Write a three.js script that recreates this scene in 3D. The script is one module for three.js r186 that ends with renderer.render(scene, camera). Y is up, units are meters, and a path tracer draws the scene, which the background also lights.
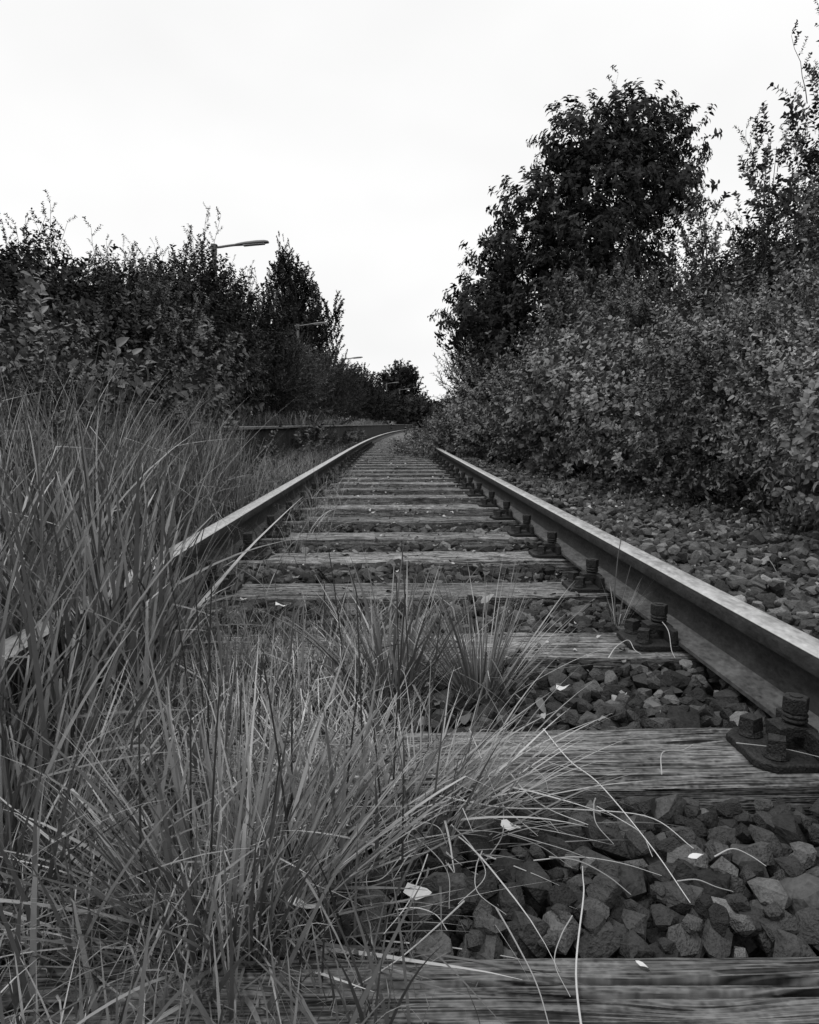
import * as THREE from 'three';
import { ConvexGeometry } from 'three/addons/geometries/ConvexGeometry.js';
import { ImprovedNoise } from 'three/addons/math/ImprovedNoise.js';
import { RoundedBoxGeometry } from 'three/addons/geometries/RoundedBoxGeometry.js';
import { mergeGeometries, mergeVertices, toCreasedNormals } from 'three/addons/utils/BufferGeometryUtils.js';

// ---------------------------------------------------------------- camera, sky, sun, exposure
const W = 819, H = 1024;
const scene = new THREE.Scene();
const camera = new THREE.PerspectiveCamera(2 * Math.atan(512 / 700) * 180 / Math.PI, W / H, 0.05, 1500);
camera.position.set(0, 0.575, 0);                      // 0.41 m above the rails, just left of the middle of the track
camera.lookAt(0.02460521, 0.575 - 0.12445341, -0.99192033);
camera.updateMatrixWorld(true); camera.updateProjectionMatrix();

const renderer = new THREE.WebGLRenderer({ antialias: true });
renderer.setSize(W, H);
renderer.toneMapping = THREE.LinearToneMapping;
renderer.toneMappingExposure = 1.0;
renderer.shadowMap.enabled = true;
renderer.shadowMap.type = THREE.PCFSoftShadowMap;

const SKY = 0.97;
{ // closed white cloud cover, faintly mottled
  const w = 512, h = 256, d = new Float32Array(w * h * 4), nz = new ImprovedNoise();
  for (let j = 0; j < h; j++) for (let i = 0; i < w; i++) {
    const el = ((j + 0.5) / h - 0.5) * Math.PI, az = ((i + 0.5) / w - 0.5) * 2 * Math.PI;
    const x = Math.cos(el) * Math.cos(az), y = Math.sin(el), z = Math.cos(el) * Math.sin(az);
    const k = 1 / (Math.max(y, 0) + 0.35);
    let n = 0, a = 1;
    for (let o = 0, s = 1.3; o < 5; o++, s *= 2.1, a *= 0.55) n += a * nz.noise(x * k * s + 7.3, y * 2 * s, z * k * s + 2.1);
    const v = SKY * (1 + 0.075 * n);
    const p = (j * w + i) * 4; d[p] = d[p + 1] = d[p + 2] = Math.max(0.6, v); d[p + 3] = 1;
  }
  const t = new THREE.DataTexture(d, w, h, THREE.RGBAFormat, THREE.FloatType);
  t.mapping = THREE.EquirectangularReflectionMapping; t.magFilter = t.minFilter = THREE.LinearFilter; t.wrapS = THREE.RepeatWrapping; t.needsUpdate = true;
  scene.background = t; scene.environment = t;
}
const sun = new THREE.DirectionalLight(0xffffff, 1.4);
sun.position.set(-14, 34, -10); sun.target.position.set(0, 0, -12);
sun.castShadow = true; sun.shadow.radius = 28; sun.shadow.mapSize.set(2048, 2048);
Object.assign(sun.shadow.camera, { left: -40, right: 40, top: 60, bottom: -60, near: 1, far: 140 });
scene.add(sun, sun.target);

// ---------------------------------------------------------------- helpers
function rng(seed) { let a = seed >>> 0; return () => { a = (a + 0x6D2B79F5) >>> 0; let t = a; t = Math.imul(t ^ (t >>> 15), t | 1); t ^= t + Math.imul(t ^ (t >>> 7), t | 61); return ((t ^ (t >>> 14)) >>> 0) / 4294967296; }; }
const PN = new ImprovedNoise();
const n3 = (x, y, z) => PN.noise(x + 31.7, y + 11.3, z + 5.9);
const fbm = (x, y, z, o = 4) => { let s = 0, a = 0.5; for (let i = 0; i < o; i++) { s += a * n3(x, y, z); x *= 2.03; y *= 2.03; z *= 2.03; a *= 0.5; } return s; };
const lerp = (a, b, t) => a + (b - a) * t, clamp = (x, a = 0, b = 1) => Math.min(b, Math.max(a, x)), smooth = (a, b, x) => { const t = clamp((x - a) / (b - a)); return t * t * (3 - 2 * t); };
const V = (x, y, z) => new THREE.Vector3(x, y, z);
const used = {};
function numbered(n) { const k = used[n] = (used[n] ?? -1) + 1; return k ? n + '_' + String(k).padStart(3, '0') : n; }
function shade(o) { o.traverse((m) => { if (m.isMesh) { m.castShadow = true; m.receiveShadow = true; } }); return o; }
function thing(name, label, category, pos = [0, 0, 0], turn = 0, group) {
  const o = new THREE.Group(); o.name = numbered(name); o.position.set(...pos); o.rotation.y = turn;
  o.userData = { label, category }; if (group) o.userData.group = group; scene.add(o); return o;
}
function part(parent, name, geo, mat) { const m = new THREE.Mesh(geo, mat); m.name = name; m.castShadow = m.receiveShadow = true; parent.add(m); return m; }
function structure(name, geo, mat) { const m = part(scene, numbered(name), geo, mat); m.userData = { kind: 'structure' }; return m; }
function single(name, geo, mat, label, category, group) { const m = part(scene, numbered(name), geo, mat); m.userData = { label, category }; if (group) m.userData.group = group; return m; }
function copyOf(o, pos, turn, label) { const c = o.clone(); c.name = numbered(o.name.replace(/_\d{3}$/, '')); c.position.set(...pos); c.rotation.y = turn; c.userData = { ...o.userData, label: label ?? o.userData.label }; scene.add(c); return c; }
const ORD = ['nearest', 'second', 'third', 'fourth', 'fifth', 'sixth', 'seventh', 'eighth', 'ninth', 'tenth', 'eleventh', 'twelfth', 'thirteenth', 'fourteenth', 'fifteenth', 'sixteenth'];

// periodic value noise for tileable textures
function pnoise(seed, px, py) {
  const r = rng(seed), g = new Float32Array(px * py); for (let i = 0; i < g.length; i++) g[i] = r();
  return (u, v) => { // u,v in 0..1
    const x = u * px, y = v * py, x0 = Math.floor(x), y0 = Math.floor(y); let fx = x - x0, fy = y - y0; fx = fx * fx * (3 - 2 * fx); fy = fy * fy * (3 - 2 * fy);
    const at = (i, j) => g[(((j % py) + py) % py) * px + (((i % px) + px) % px)];
    return lerp(lerp(at(x0, y0), at(x0 + 1, y0), fx), lerp(at(x0, y0 + 1), at(x0 + 1, y0 + 1), fx), fy);
  };
}
function pfbm(seed, px, py, oct, gain = 0.55) {
  const ns = []; for (let o = 0; o < oct; o++) ns.push(pnoise(seed + o * 17, px << o, py << o));
  return (u, v) => { let s = 0, a = 1, t = 0; for (const n of ns) { s += a * n(u, v); t += a; a *= gain; } return s / t; };
}
function greyTex(w, h, fn, srgb) { // fn -> linear-looking 0..1 value stored straight
  const d = new Uint8Array(w * h * 4);
  for (let j = 0; j < h; j++) for (let i = 0; i < w; i++) { const v = clamp(fn(i / w, j / h)); const k = (j * w + i) * 4; d[k] = d[k + 1] = d[k + 2] = Math.round(255 * (srgb ? (v <= 0.0031308 ? v * 12.92 : 1.055 * Math.pow(v, 1 / 2.4) - 0.055) : v)); d[k + 3] = 255; }
  const t = new THREE.DataTexture(d, w, h, THREE.RGBAFormat); t.wrapS = t.wrapT = THREE.RepeatWrapping; t.magFilter = THREE.LinearFilter; t.minFilter = THREE.LinearMipmapLinearFilter; t.generateMipmaps = true;
  if (srgb) t.colorSpace = THREE.SRGBColorSpace; t.needsUpdate = true; return t;
}
const grey = (v) => new THREE.Color().setRGB(v, v, v);

// growing buffer for blades, tubes and leaves
class Buf {
  constructor() { this.p = []; this.c = []; this.i = []; this.n = 0; }
  v(x, y, z, c) { this.p.push(x, y, z); this.c.push(c, c, c); return this.n++; }
  t(a, b, c) { this.i.push(a, b, c); }
  geo() { const g = new THREE.BufferGeometry(); g.setAttribute('position', new THREE.Float32BufferAttribute(this.p, 3)); g.setAttribute('color', new THREE.Float32BufferAttribute(this.c, 3)); g.setIndex(this.i); g.computeVertexNormals(); return g; }
  // tapered tube through points
  tube(pts, r0, r1, k, c, cap = true) {
    let prev = null; const rings = [];
    const up = V(0.31, 0.2, 0.93);
    for (let s = 0; s < pts.length; s++) {
      const a = pts[Math.max(0, s - 1)], b = pts[Math.min(pts.length - 1, s + 1)], d = b.clone().sub(a).normalize();
      let u = (prev ?? (Math.abs(d.dot(up)) > 0.9 ? V(1, 0, 0) : up)).clone(); u.addScaledVector(d, -u.dot(d)).normalize(); prev = u; const w = d.clone().cross(u);
      const r = lerp(r0, r1, s / (pts.length - 1)), ring = [];
      for (let q = 0; q < k; q++) { const an = q / k * 6.28318, ca = Math.cos(an) * r, sa = Math.sin(an) * r; ring.push(this.v(pts[s].x + u.x * ca + w.x * sa, pts[s].y + u.y * ca + w.y * sa, pts[s].z + u.z * ca + w.z * sa, c)); }
      rings.push(ring);
    }
    for (let s = 0; s + 1 < rings.length; s++) for (let q = 0; q < k; q++) { const q2 = (q + 1) % k; this.t(rings[s][q], rings[s][q2], rings[s + 1][q]); this.t(rings[s][q2], rings[s + 1][q2], rings[s + 1][q]); }
    if (cap) for (const e of [0, rings.length - 1]) for (let q = 1; q + 1 < k; q++) e ? this.t(rings[e][0], rings[e][q], rings[e][q + 1]) : this.t(rings[e][0], rings[e][q + 1], rings[e][q]);
  }
  // grass blade: starts at b, heads along azimuth az, leans from the upright by lean, bends over by bend along its length
  blade(b, az, len, wid, lean, bend, seg, c, r, kink = 0) {
    let x = b[0], y = b[1], z = b[2], th = lean, tw = (r() - 0.5) * 1.6, a = az; const st = len / seg; let pl = -1, pr = -1;
    const kp = kink ? 1 + Math.floor(r() * (seg - 1)) : -1;
    for (let s = 0; s <= seg; s++) {
      const t = s / seg, w = wid * 0.5 * (s === seg ? 0.06 : Math.min(1, 0.55 + 2.2 * t) * (1 - Math.pow(t, 2.6)));
      const wa = a + Math.PI / 2 + tw * (0.3 + t * 0.7), wx = Math.cos(wa) * w, wz = Math.sin(wa) * w, wy = Math.sin(tw) * w * 0.6, cc = c * (0.9 + 0.2 * r());
      const l = this.v(x - wx, y - wy, z - wz, cc), q = this.v(x + wx, y + wy, z + wz, cc);
      if (pl >= 0) { this.t(pl, pr, l); this.t(pr, q, l); }
      pl = l; pr = q;
      x += Math.cos(a) * Math.sin(th) * st; z += Math.sin(a) * Math.sin(th) * st; y += Math.cos(th) * st;
      th += bend * (0.35 + 1.3 * t) / seg; a += (r() - 0.5) * 0.12; if (s === kp) th += kink;
      if (y < -0.05 && th > 1.4) { th = 1.45; y = -0.05 + 0.01 * r(); }
    }
  }
}
// ---------------------------------------------------------------- track geometry: straight, then a slow bend to the right
const CX = 0.037;
const bendX = (d) => CX + (d > 10 ? (d - 10) * (d - 10) / 1100 : 0);
const heading = (d) => d > 10 ? Math.atan((d - 10) / 550) : 0;
function onTrack(d, lat, y) { const h = heading(d); return V(bendX(d) + lat * Math.cos(h), y, -d + lat * Math.sin(h)); }
const RAIL_C = 0.7545, RAIL_TOP = 0.167, PLATE_T = 0.016;
const SL_W = 0.215, SL_FAR0 = 0.70;
const slFar = [0.697, 1.262, 1.892, 2.513, 3.137, 3.72, 4.37, 5.02, 5.74, 6.37, 7.02];   // far edge of each sleeper, metres ahead
for (let k = slFar.length; k < 132; k++) slFar.push(slFar[k - 1] + 0.64);
slFar.unshift(0.06);                                                                            // one underneath the viewer

// ---------------------------------------------------------------- textures and materials
const fine = pfbm(3, 24, 24, 4), mid = pfbm(5, 6, 6, 5), coarse = pfbm(9, 3, 3, 4);
const T = {};
{
  const g1 = pfbm(21, 5, 30, 2), g2 = pfbm(22, 9, 110, 3, 0.75), g3 = pnoise(23, 40, 420), fis = pnoise(27, 9, 120), fis2 = pnoise(28, 11, 250), on = pfbm(29, 6, 12, 2), blot = pfbm(24, 9, 5, 4), wav = pfbm(25, 4, 4, 3), dirt = pfbm(20, 40, 20, 3), speck = pfbm(19, 150, 90, 2, 0.9);
  const knots = [[0.21, 0.3], [0.62, 0.72], [0.83, 0.14]];
  const warp = (u, v) => { let w = v + (wav(u, v) - 0.5) * 0.035; for (const [a, b] of knots) { const dx = (u - a) * 26, dy = (v - b) * 20; w += 0.03 * Math.exp(-dx * dx * 0.4 - dy * dy * 0.6) * Math.sign(dy || 1) * Math.min(1, Math.abs(dy)); } return w; };
  const crack = (u, w) => Math.max(smooth(0.80, 0.90, fis(u, w)) * smooth(0.45, 0.55, on(u, w)), 0.75 * smooth(0.74, 0.82, fis2(u, w)));
  const knot = (u, v) => { let k = 0; for (const [a, b] of knots) k = Math.max(k, Math.exp(-(((u - a) * 70) ** 2) - ((v - b) * 34) ** 2)); return k; };
  T.woodC = greyTex(1024, 1024, (u, v) => { const w = warp(u, v); let c = 0.56 + 0.12 * (g1(u, w) - 0.5) + 0.75 * (g2(u, w) - 0.5) + 0.7 * (g3(u, w) - 0.5) + 0.6 * (speck(u, v) - 0.5); c = clamp(c, 0.1, 1) * (0.55 + 0.9 * blot(u, v)) * (0.6 + 0.8 * dirt(u, v)); c *= 1 - 0.9 * crack(u, w); return c * (1 - 0.6 * knot(u, v)); }, true);
  T.woodB = greyTex(1024, 1024, (u, v) => { const w = warp(u, v); return 0.65 + 0.15 * (g1(u, w) - 0.5) + 0.4 * (speck(u, v) - 0.5) + 0.8 * (g2(u, w) - 0.5) + 0.3 * (g3(u, w) - 0.5) - 0.6 * crack(u, w); });
  const sp = pfbm(31, 60, 60, 3), spk = pnoise(33, 200, 200);
  T.stoneC = greyTex(512, 512, (u, v) => clamp(0.62 + 0.9 * (mid(u, v) - 0.5) + 0.5 * (sp(u, v) - 0.5) + (spk(u, v) > 0.93 ? 0.25 : 0)), true);
  T.stoneB = greyTex(512, 512, (u, v) => 0.5 + 0.7 * (fine(u, v) - 0.5) + 0.5 * (sp(u, v) - 0.5));
  const pit = pfbm(41, 40, 40, 3);
  T.rustC = greyTex(512, 512, (u, v) => clamp(0.55 + 0.8 * (mid(u, v) - 0.5) + 0.7 * (pit(u, v) - 0.5) + (spk(u, v) > 0.965 ? 0.35 : 0)), true);
  T.rustB = greyTex(512, 512, (u, v) => 0.5 + 0.8 * (pit(u, v) - 0.5) + 0.4 * (fine(u, v) - 0.5));
  const brush = pfbm(51, 3, 120, 3), scale = pfbm(52, 12, 20, 4);
  T.headC = greyTex(512, 512, (u, v) => clamp(0.68 + 0.16 * (brush(u, v) - 0.5) + 0.2 * (scale(u, v) - 0.5) + 0.4 * (pit(u, v) - 0.5) - (spk(u, v) > 0.95 ? 0.2 : 0)), true);
  T.headR = greyTex(512, 512, (u, v) => clamp(0.52 + 0.3 * (scale(u, v) - 0.5) + 0.15 * (pit(u, v) - 0.5)));
  T.soilC = greyTex(512, 512, (u, v) => clamp(0.45 + 1.0 * (mid(u, v) - 0.5) + 0.6 * (fine(u, v) - 0.5)), true);
  T.soilB = greyTex(512, 512, (u, v) => 0.5 + 0.8 * (mid(u, v) - 0.5) + 0.6 * (fine(u, v) - 0.5));
  const stain = pfbm(61, 10, 2, 4);
  T.concC = greyTex(512, 512, (u, v) => clamp(0.5 + 0.9 * (stain(u, v) - 0.5) + 0.6 * (fine(u, v) - 0.5)), true);
}
const std = (o) => new THREE.MeshStandardMaterial({ side: THREE.DoubleSide, ...o });
const phys = (o) => new THREE.MeshPhysicalMaterial({ side: THREE.DoubleSide, ...o });
const M = {
  wood: phys({ color: grey(0.36), map: T.woodC, bumpMap: T.woodB, bumpScale: 0.006, roughness: 0.92, specularIntensity: 0.4 }),
  stone: phys({ color: grey(0.09), map: T.stoneC, bumpMap: T.stoneB, bumpScale: 0.005, roughness: 0.82, specularIntensity: 0.5 }),
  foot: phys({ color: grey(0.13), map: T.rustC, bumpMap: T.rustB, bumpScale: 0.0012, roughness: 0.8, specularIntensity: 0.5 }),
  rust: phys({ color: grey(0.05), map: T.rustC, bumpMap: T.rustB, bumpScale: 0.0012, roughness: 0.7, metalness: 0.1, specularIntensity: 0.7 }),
  iron: phys({ color: grey(0.042), map: T.rustC, bumpMap: T.rustB, bumpScale: 0.003, roughness: 0.6, metalness: 0.1, specularIntensity: 0.5 }),
  head: std({ color: grey(0.78), map: T.headC, roughness: 0.85, roughnessMap: T.headR, metalness: 0.7, bumpMap: T.rustB, bumpScale: 0.0004 }),
  soil: phys({ color: grey(0.06), map: T.soilC, bumpMap: T.soilB, bumpScale: 0.03, roughness: 1, specularIntensity: 0.2 }),
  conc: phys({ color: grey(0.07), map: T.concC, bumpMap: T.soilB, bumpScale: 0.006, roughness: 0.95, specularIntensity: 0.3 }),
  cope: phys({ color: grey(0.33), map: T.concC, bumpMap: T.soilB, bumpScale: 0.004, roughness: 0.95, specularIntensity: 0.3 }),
  bark: phys({ color: grey(0.05), vertexColors: true, roughness: 0.95, specularIntensity: 0.3 }),
  grass: phys({ color: grey(1), vertexColors: true, roughness: 0.45, specularIntensity: 0.9 }),
  leaf: phys({ color: grey(1), vertexColors: true, roughness: 0.5, specularIntensity: 0.75 }),
  leafDull: phys({ color: grey(1), vertexColors: true, roughness: 0.75, specularIntensity: 0.3 }),
  paint: phys({ color: grey(0.14), roughness: 0.55, specularIntensity: 0.6 }),
  pale: phys({ color: grey(0.3), roughness: 0.5, specularIntensity: 0.6 }),
  lens: phys({ color: grey(0.35), roughness: 0.3 }),
  straw: phys({ color: grey(1), vertexColors: true, roughness: 0.7, specularIntensity: 0.4 }),
};
function boxUV(g, s) { // box-projected uv in metres/s, for non-indexed geometry
  const p = g.attributes.position, n = g.attributes.normal, uv = new Float32Array(p.count * 2);
  for (let i = 0; i < p.count; i += 3) {
    const ax = Math.abs(n.getX(i) + n.getX(i + 1) + n.getX(i + 2)), ay = Math.abs(n.getY(i) + n.getY(i + 1) + n.getY(i + 2)), az = Math.abs(n.getZ(i) + n.getZ(i + 1) + n.getZ(i + 2));
    for (let k = i; k < i + 3; k++) { const x = p.getX(k), y = p.getY(k), z = p.getZ(k); uv[k * 2] = (ay >= ax && ay >= az ? x : ax >= az ? z : x) / s; uv[k * 2 + 1] = (ay >= ax && ay >= az ? z : y) / s; }
  }
  g.setAttribute('uv', new THREE.BufferAttribute(uv, 2)); return g;
}

// ---------------------------------------------------------------- the ground
const mound = (x, d) => smooth(0.14, -0.12, x + 0.06 * n3(x * 5, d * 5, 2)) * smooth(2.3, 1.75, d);      // humus under the grass on the left of the near track
const gy = (lat, d) => {
  let y = lerp(-0.085, -0.135, smooth(1.75, 2.3, d));
  if (lat > 1.5) y += 0.16 * Math.max(0, lat - 2.1) * smooth(1.9, 3, lat), y = Math.min(y, 1.6);
  if (lat < -0.95) y = lerp(y, -0.05, smooth(-0.95, -1.2, lat));
  if (lat < 0.3 && lat > -1.3 && d < 3 && d > -1) y = Math.max(y, lerp(-0.085, -0.045, mound(lat + CX, d)));
  return y + 0.012 * fbm(lat * 6, d * 6, 0, 3);
};
{
  const lats = [], ds = [];
  for (let l = -600; l < -60; l += 60) lats.push(l); for (let l = -60; l < -6; l += 6) lats.push(l); for (let l = -6; l < -2; l += 0.5) lats.push(l);
  for (let l = -2; l < 4; l += 0.06) lats.push(l); for (let l = 4; l < 12; l += 0.5) lats.push(l); for (let l = 12; l < 60; l += 6) lats.push(l); for (let l = 60; l <= 600; l += 60) lats.push(l);
  for (let d = -30; d < -2; d += 4) ds.push(d); for (let d = -2; d < 6; d += 0.06) ds.push(d); for (let d = 6; d < 20; d += 0.3) ds.push(d); for (let d = 20; d < 120; d += 3) ds.push(d); for (let d = 120; d <= 900; d += 40) ds.push(d);
  const g = new THREE.PlaneGeometry(1, 1, lats.length - 1, ds.length - 1), p = g.attributes.position, uv = g.attributes.uv;
  ds.forEach((d, j) => lats.forEach((l, i) => { const k = j * lats.length + i, q = onTrack(Math.min(d, 140), l, 0); if (d > 140) q.z -= d - 140; p.setXYZ(k, q.x, gy(l, d), q.z); uv.setXY(k, l / 0.9, d / 0.9); }));
  const idx = g.index.array; for (let k = 0; k < idx.length; k += 3) { const t = idx[k + 1]; idx[k + 1] = idx[k + 2]; idx[k + 2] = t; }
  g.computeVertexNormals();
  structure('ground', g, M.soil);
}
// ---------------------------------------------------------------- platform on the left: edge wall of panels and coping slabs, earth behind
const PLAT_Y = 0.548, PLAT_L = -1.648;
{
  const wall = thing('platform_edge', 'long low dark concrete platform edge with pale coping line left of the track', 'platform');
  const panelG = new RoundedBoxGeometry(0.14, 0.66, 1.985, 1, 0.008), copeG = new RoundedBoxGeometry(0.34, 0.034, 0.985, 1, 0.008);
  const r = rng(77);
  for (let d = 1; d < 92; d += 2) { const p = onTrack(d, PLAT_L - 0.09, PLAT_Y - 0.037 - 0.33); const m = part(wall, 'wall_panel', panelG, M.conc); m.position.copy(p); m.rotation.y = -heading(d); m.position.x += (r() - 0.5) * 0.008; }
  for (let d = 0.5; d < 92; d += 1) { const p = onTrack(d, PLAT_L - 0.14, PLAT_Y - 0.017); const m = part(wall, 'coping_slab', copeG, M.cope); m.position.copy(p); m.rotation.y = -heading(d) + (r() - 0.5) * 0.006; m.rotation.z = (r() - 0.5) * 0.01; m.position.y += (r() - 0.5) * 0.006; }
  const lats = [-600, -200, -80, -40, -20, -12, -9, -7]; for (let l = -6; l < -1.82; l += 0.2) lats.push(l); lats.push(-1.82);
  const ds = []; for (let d = -8; d < 20; d += 0.4) ds.push(d); for (let d = 20; d <= 93; d += 3) ds.push(d);
  const g = new THREE.PlaneGeometry(1, 1, lats.length - 1, ds.length - 1), p = g.attributes.position, uv = g.attributes.uv;
  ds.forEach((d, j) => lats.forEach((l, i) => { const k = j * lats.length + i, q = onTrack(d, l, 0); p.setXYZ(k, q.x, i === lats.length - 1 ? PLAT_Y - 0.03 : PLAT_Y - 0.02 + 0.04 * fbm(l * 2, d * 2, 3, 3) + 0.03 * smooth(-1.9, -2.6, l), q.z); uv.setXY(k, l / 0.9, d / 0.9); }));
  const idx = g.index.array; for (let k = 0; k < idx.length; k += 3) { const t = idx[k + 1]; idx[k + 1] = idx[k + 2]; idx[k + 2] = t; }
  g.computeVertexNormals(); structure('platform_ground', g, M.soil);
}

// ---------------------------------------------------------------- rails
function sweep(profile, stations, lat0, side, creaseAng = 0.6) {
  const k = profile.length, pos = [], uv = [], idx = []; let per = [0];
  for (let i = 1; i <= k; i++) { const a = profile[i - 1], b = profile[i % k]; per.push(per[i - 1] + Math.hypot(a[0] - b[0], a[1] - b[1])); }
  for (const d of stations) for (let i = 0; i <= k; i++) { const q = profile[i % k], p = onTrack(d, lat0 + side * q[0], q[1]); pos.push(p.x, p.y, p.z); uv.push(d / 0.6, per[i] / 0.3 + lat0); }
  for (let s = 0; s + 1 < stations.length; s++) for (let i = 0; i < k; i++) { const a = s * (k + 1) + i, b = a + 1, c = a + k + 1, e = c + 1; side > 0 ? idx.push(a, c, b, b, c, e) : idx.push(a, b, c, b, e, c); }
  const g = new THREE.BufferGeometry(); g.setAttribute('position', new THREE.Float32BufferAttribute(pos, 3)); g.setAttribute('uv', new THREE.Float32BufferAttribute(uv, 2)); g.setIndex(idx);
  return toCreasedNormals(g, creaseAng);
}
const railStations = []; for (let d = -1.5; d < 10; d += 0.5) railStations.push(d); for (let d = 10; d <= 125; d += 1) railStations.push(d);
{
  const b = PLATE_T, t = RAIL_TOP;   // 49 kg section, 149 mm tall
  const head = [], arc = (cx, cy, r, a0, a1, n) => { for (let i = 0; i <= n; i++) { const a = lerp(a0, a1, i / n); head.push([cx + r * Math.cos(a), cy + r * Math.sin(a)]); } };
  head.push([-0.012, t - 0.050], [-0.0325, t - 0.041], [-0.0335, t - 0.036]);
  arc(-0.0335 + 0.012, t - 0.0145, 0.012, Math.PI, Math.PI * 0.55, 5);
  head.push([-0.010, t - 0.0006], [0, t], [0.010, t - 0.0006]);
  arc(0.0335 - 0.012, t - 0.0145, 0.012, Math.PI * 0.45, 0, 5);
  head.push([0.0335, t - 0.036], [0.0325, t - 0.041], [0.012, t - 0.050]);
  const cap = [[-0.0312, t - 0.0085], [-0.0318, t - 0.0065], [-0.0285, t - 0.0034], [-0.0235, t - 0.0012], [-0.012, t + 0.0005], [0, t + 0.0012], [0.012, t + 0.0005], [0.0235, t - 0.0012], [0.0285, t - 0.0034], [0.0318, t - 0.0065], [0.0312, t - 0.0085]];
  const foot = [[-0.0625, b], [-0.0625, b + 0.009], [-0.058, b + 0.0125], [-0.030, b + 0.021], [-0.014, b + 0.0285], [0.014, b + 0.0285], [0.030, b + 0.021], [0.058, b + 0.0125], [0.0625, b + 0.009], [0.0625, b]];
  const web = [[-0.014, b + 0.026], [-0.0125, b + 0.031], [-0.009, b + 0.040], [-0.007, b + 0.06], [-0.007, b + 0.075], [-0.009, b + 0.092], [-0.012, b + 0.101], [0.012, b + 0.101], [0.009, b + 0.092], [0.007, b + 0.075], [0.007, b + 0.06], [0.009, b + 0.040], [0.0125, b + 0.031], [0.014, b + 0.026]];
  for (const [s, label] of [[-1, 'left steel rail with bright worn head, its near end buried in tall grass'], [1, 'right steel rail showing its dark web and wide foot above the ballast']]) {
    const o = thing('rail', label, 'rail', [0, 0, 0], 0, 'the two rails of the track');
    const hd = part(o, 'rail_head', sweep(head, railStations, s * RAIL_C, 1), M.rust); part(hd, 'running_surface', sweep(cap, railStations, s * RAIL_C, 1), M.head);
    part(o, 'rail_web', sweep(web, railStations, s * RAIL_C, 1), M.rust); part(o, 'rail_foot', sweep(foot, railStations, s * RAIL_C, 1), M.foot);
  }
}
// ---------------------------------------------------------------- sleepers
function sleeperGeo(seed, nl, topPts, nCracks) {
  const r = rng(seed), L = 2.58, w = SL_W, h = 0.15, cr = 0.008, ring = [];
  for (let i = 0; i <= topPts; i++) ring.push([lerp(-w / 2 + cr, w / 2 - cr, i / topPts), 0, 1]);
  for (const a of [0.33, 0.66]) ring.push([w / 2 - cr + cr * Math.sin(a * 1.57), -cr + cr * Math.cos(a * 1.57), 0.9]);
  const sp = Math.max(3, Math.round(topPts / 3)); for (let i = 0; i <= sp; i++) ring.push([w / 2, lerp(-cr, -h, i / sp), 0.5]);
  for (let i = 0; i <= sp; i++) ring.push([-w / 2, lerp(-h, -cr, i / sp), 0.5]);
  for (const a of [0.66, 0.33]) ring.push([-w / 2 + cr - cr * Math.sin(a * 1.57), -cr + cr * Math.cos(a * 1.57), 0.9]);
  const cracks = []; for (let i = 0; i < nCracks; i++) cracks.push({ w: (r() - 0.5) * w * 0.94, u0: (r() - 0.6) * L, len: 0.2 + r() * 1.5 * r(), dep: 0.004 + r() * 0.016, wid: (0.0015 + r() * 0.0025) * (topPts > 60 ? 1 : 1.8), ph: r() * 9 });
  const pos = [], uv = [], idx = [], k = ring.length, uo = r() * 3, vo = r() * 3, S = seed * 13.7;
  let per = [0]; for (let i = 1; i <= k; i++) { const a = ring[i - 1], b = ring[i % k]; per.push(per[i - 1] + Math.hypot(a[0] - b[0], a[1] - b[1])); }
  for (let s = 0; s <= nl; s++) {
    const x = lerp(-L / 2, L / 2, s / nl), end = smooth(L / 2, L / 2 - 0.03, Math.abs(x));
    const wob = 0.006 * n3(x * 1.3, S, 0), sink = 0.007 * n3(x * 0.9, S, 4);
    for (let i = 0; i <= k; i++) {
      let [cz, cy, top] = ring[i % k]; const q = ring[i % k];
      let dn = 0;
      if (top > 0.8) {
        dn += 0.002 * fbm(x * 2.5, cz * 55 + S, 1, 3) + 0.0022 * n3(x * 5, cz * 170, S);
        for (const c of cracks) { if (x < c.u0 || x > c.u0 + c.len) continue; const e = Math.min(1, Math.min(x - c.u0, c.u0 + c.len - x) / 0.12), off = cz - c.w - 0.006 * n3(x * 3, c.ph, 0); dn -= c.dep * e * Math.exp(-off * off / (c.wid * c.wid)); }
        const edge = smooth(w / 2 - 0.022, w / 2, Math.abs(cz)); dn -= edge * 0.007 * clamp(0.35 + 1.6 * fbm(x * 4, S + Math.sign(cz) * 5, 7, 3), 0, 1.3);
      } else { cz += Math.sign(cz) * (0.006 * fbm(x * 2.5, cy * 50, S, 3) - 0.004 * clamp(n3(x * 3, S, 8))); }
      cz += wob; cy += dn + sink * 0.5;
      pos.push(x * (0.985 + 0.015 * end), cy, cz * (0.96 + 0.04 * end)); uv.push((x + uo) / 1.3, (per[i] + vo) / 0.5);
    }
  }
  for (let s = 0; s < nl; s++) for (let i = 0; i < k; i++) { const a = s * (k + 1) + i, b = a + 1, c = a + k + 1, e = c + 1; idx.push(a, b, c, b, e, c); }
  for (const s of [0, nl]) { // end faces
    const c0 = pos.length / 3; pos.push(s ? L / 2 * 0.985 : -L / 2 * 0.985, -h / 2, 0); uv.push(0.5, 0.5); const o = s * (k + 1);
    for (let i = 0; i < k; i++) s ? idx.push(c0, o + i + 1, o + i) : idx.push(c0, o + i, o + i + 1);
  }
  const g = new THREE.BufferGeometry(); g.setAttribute('position', new THREE.Float32BufferAttribute(pos, 3)); g.setAttribute('uv', new THREE.Float32BufferAttribute(uv, 2)); g.setIndex(idx); g.computeVertexNormals(); return g;
}
const sleeperInfo = [];
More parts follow.
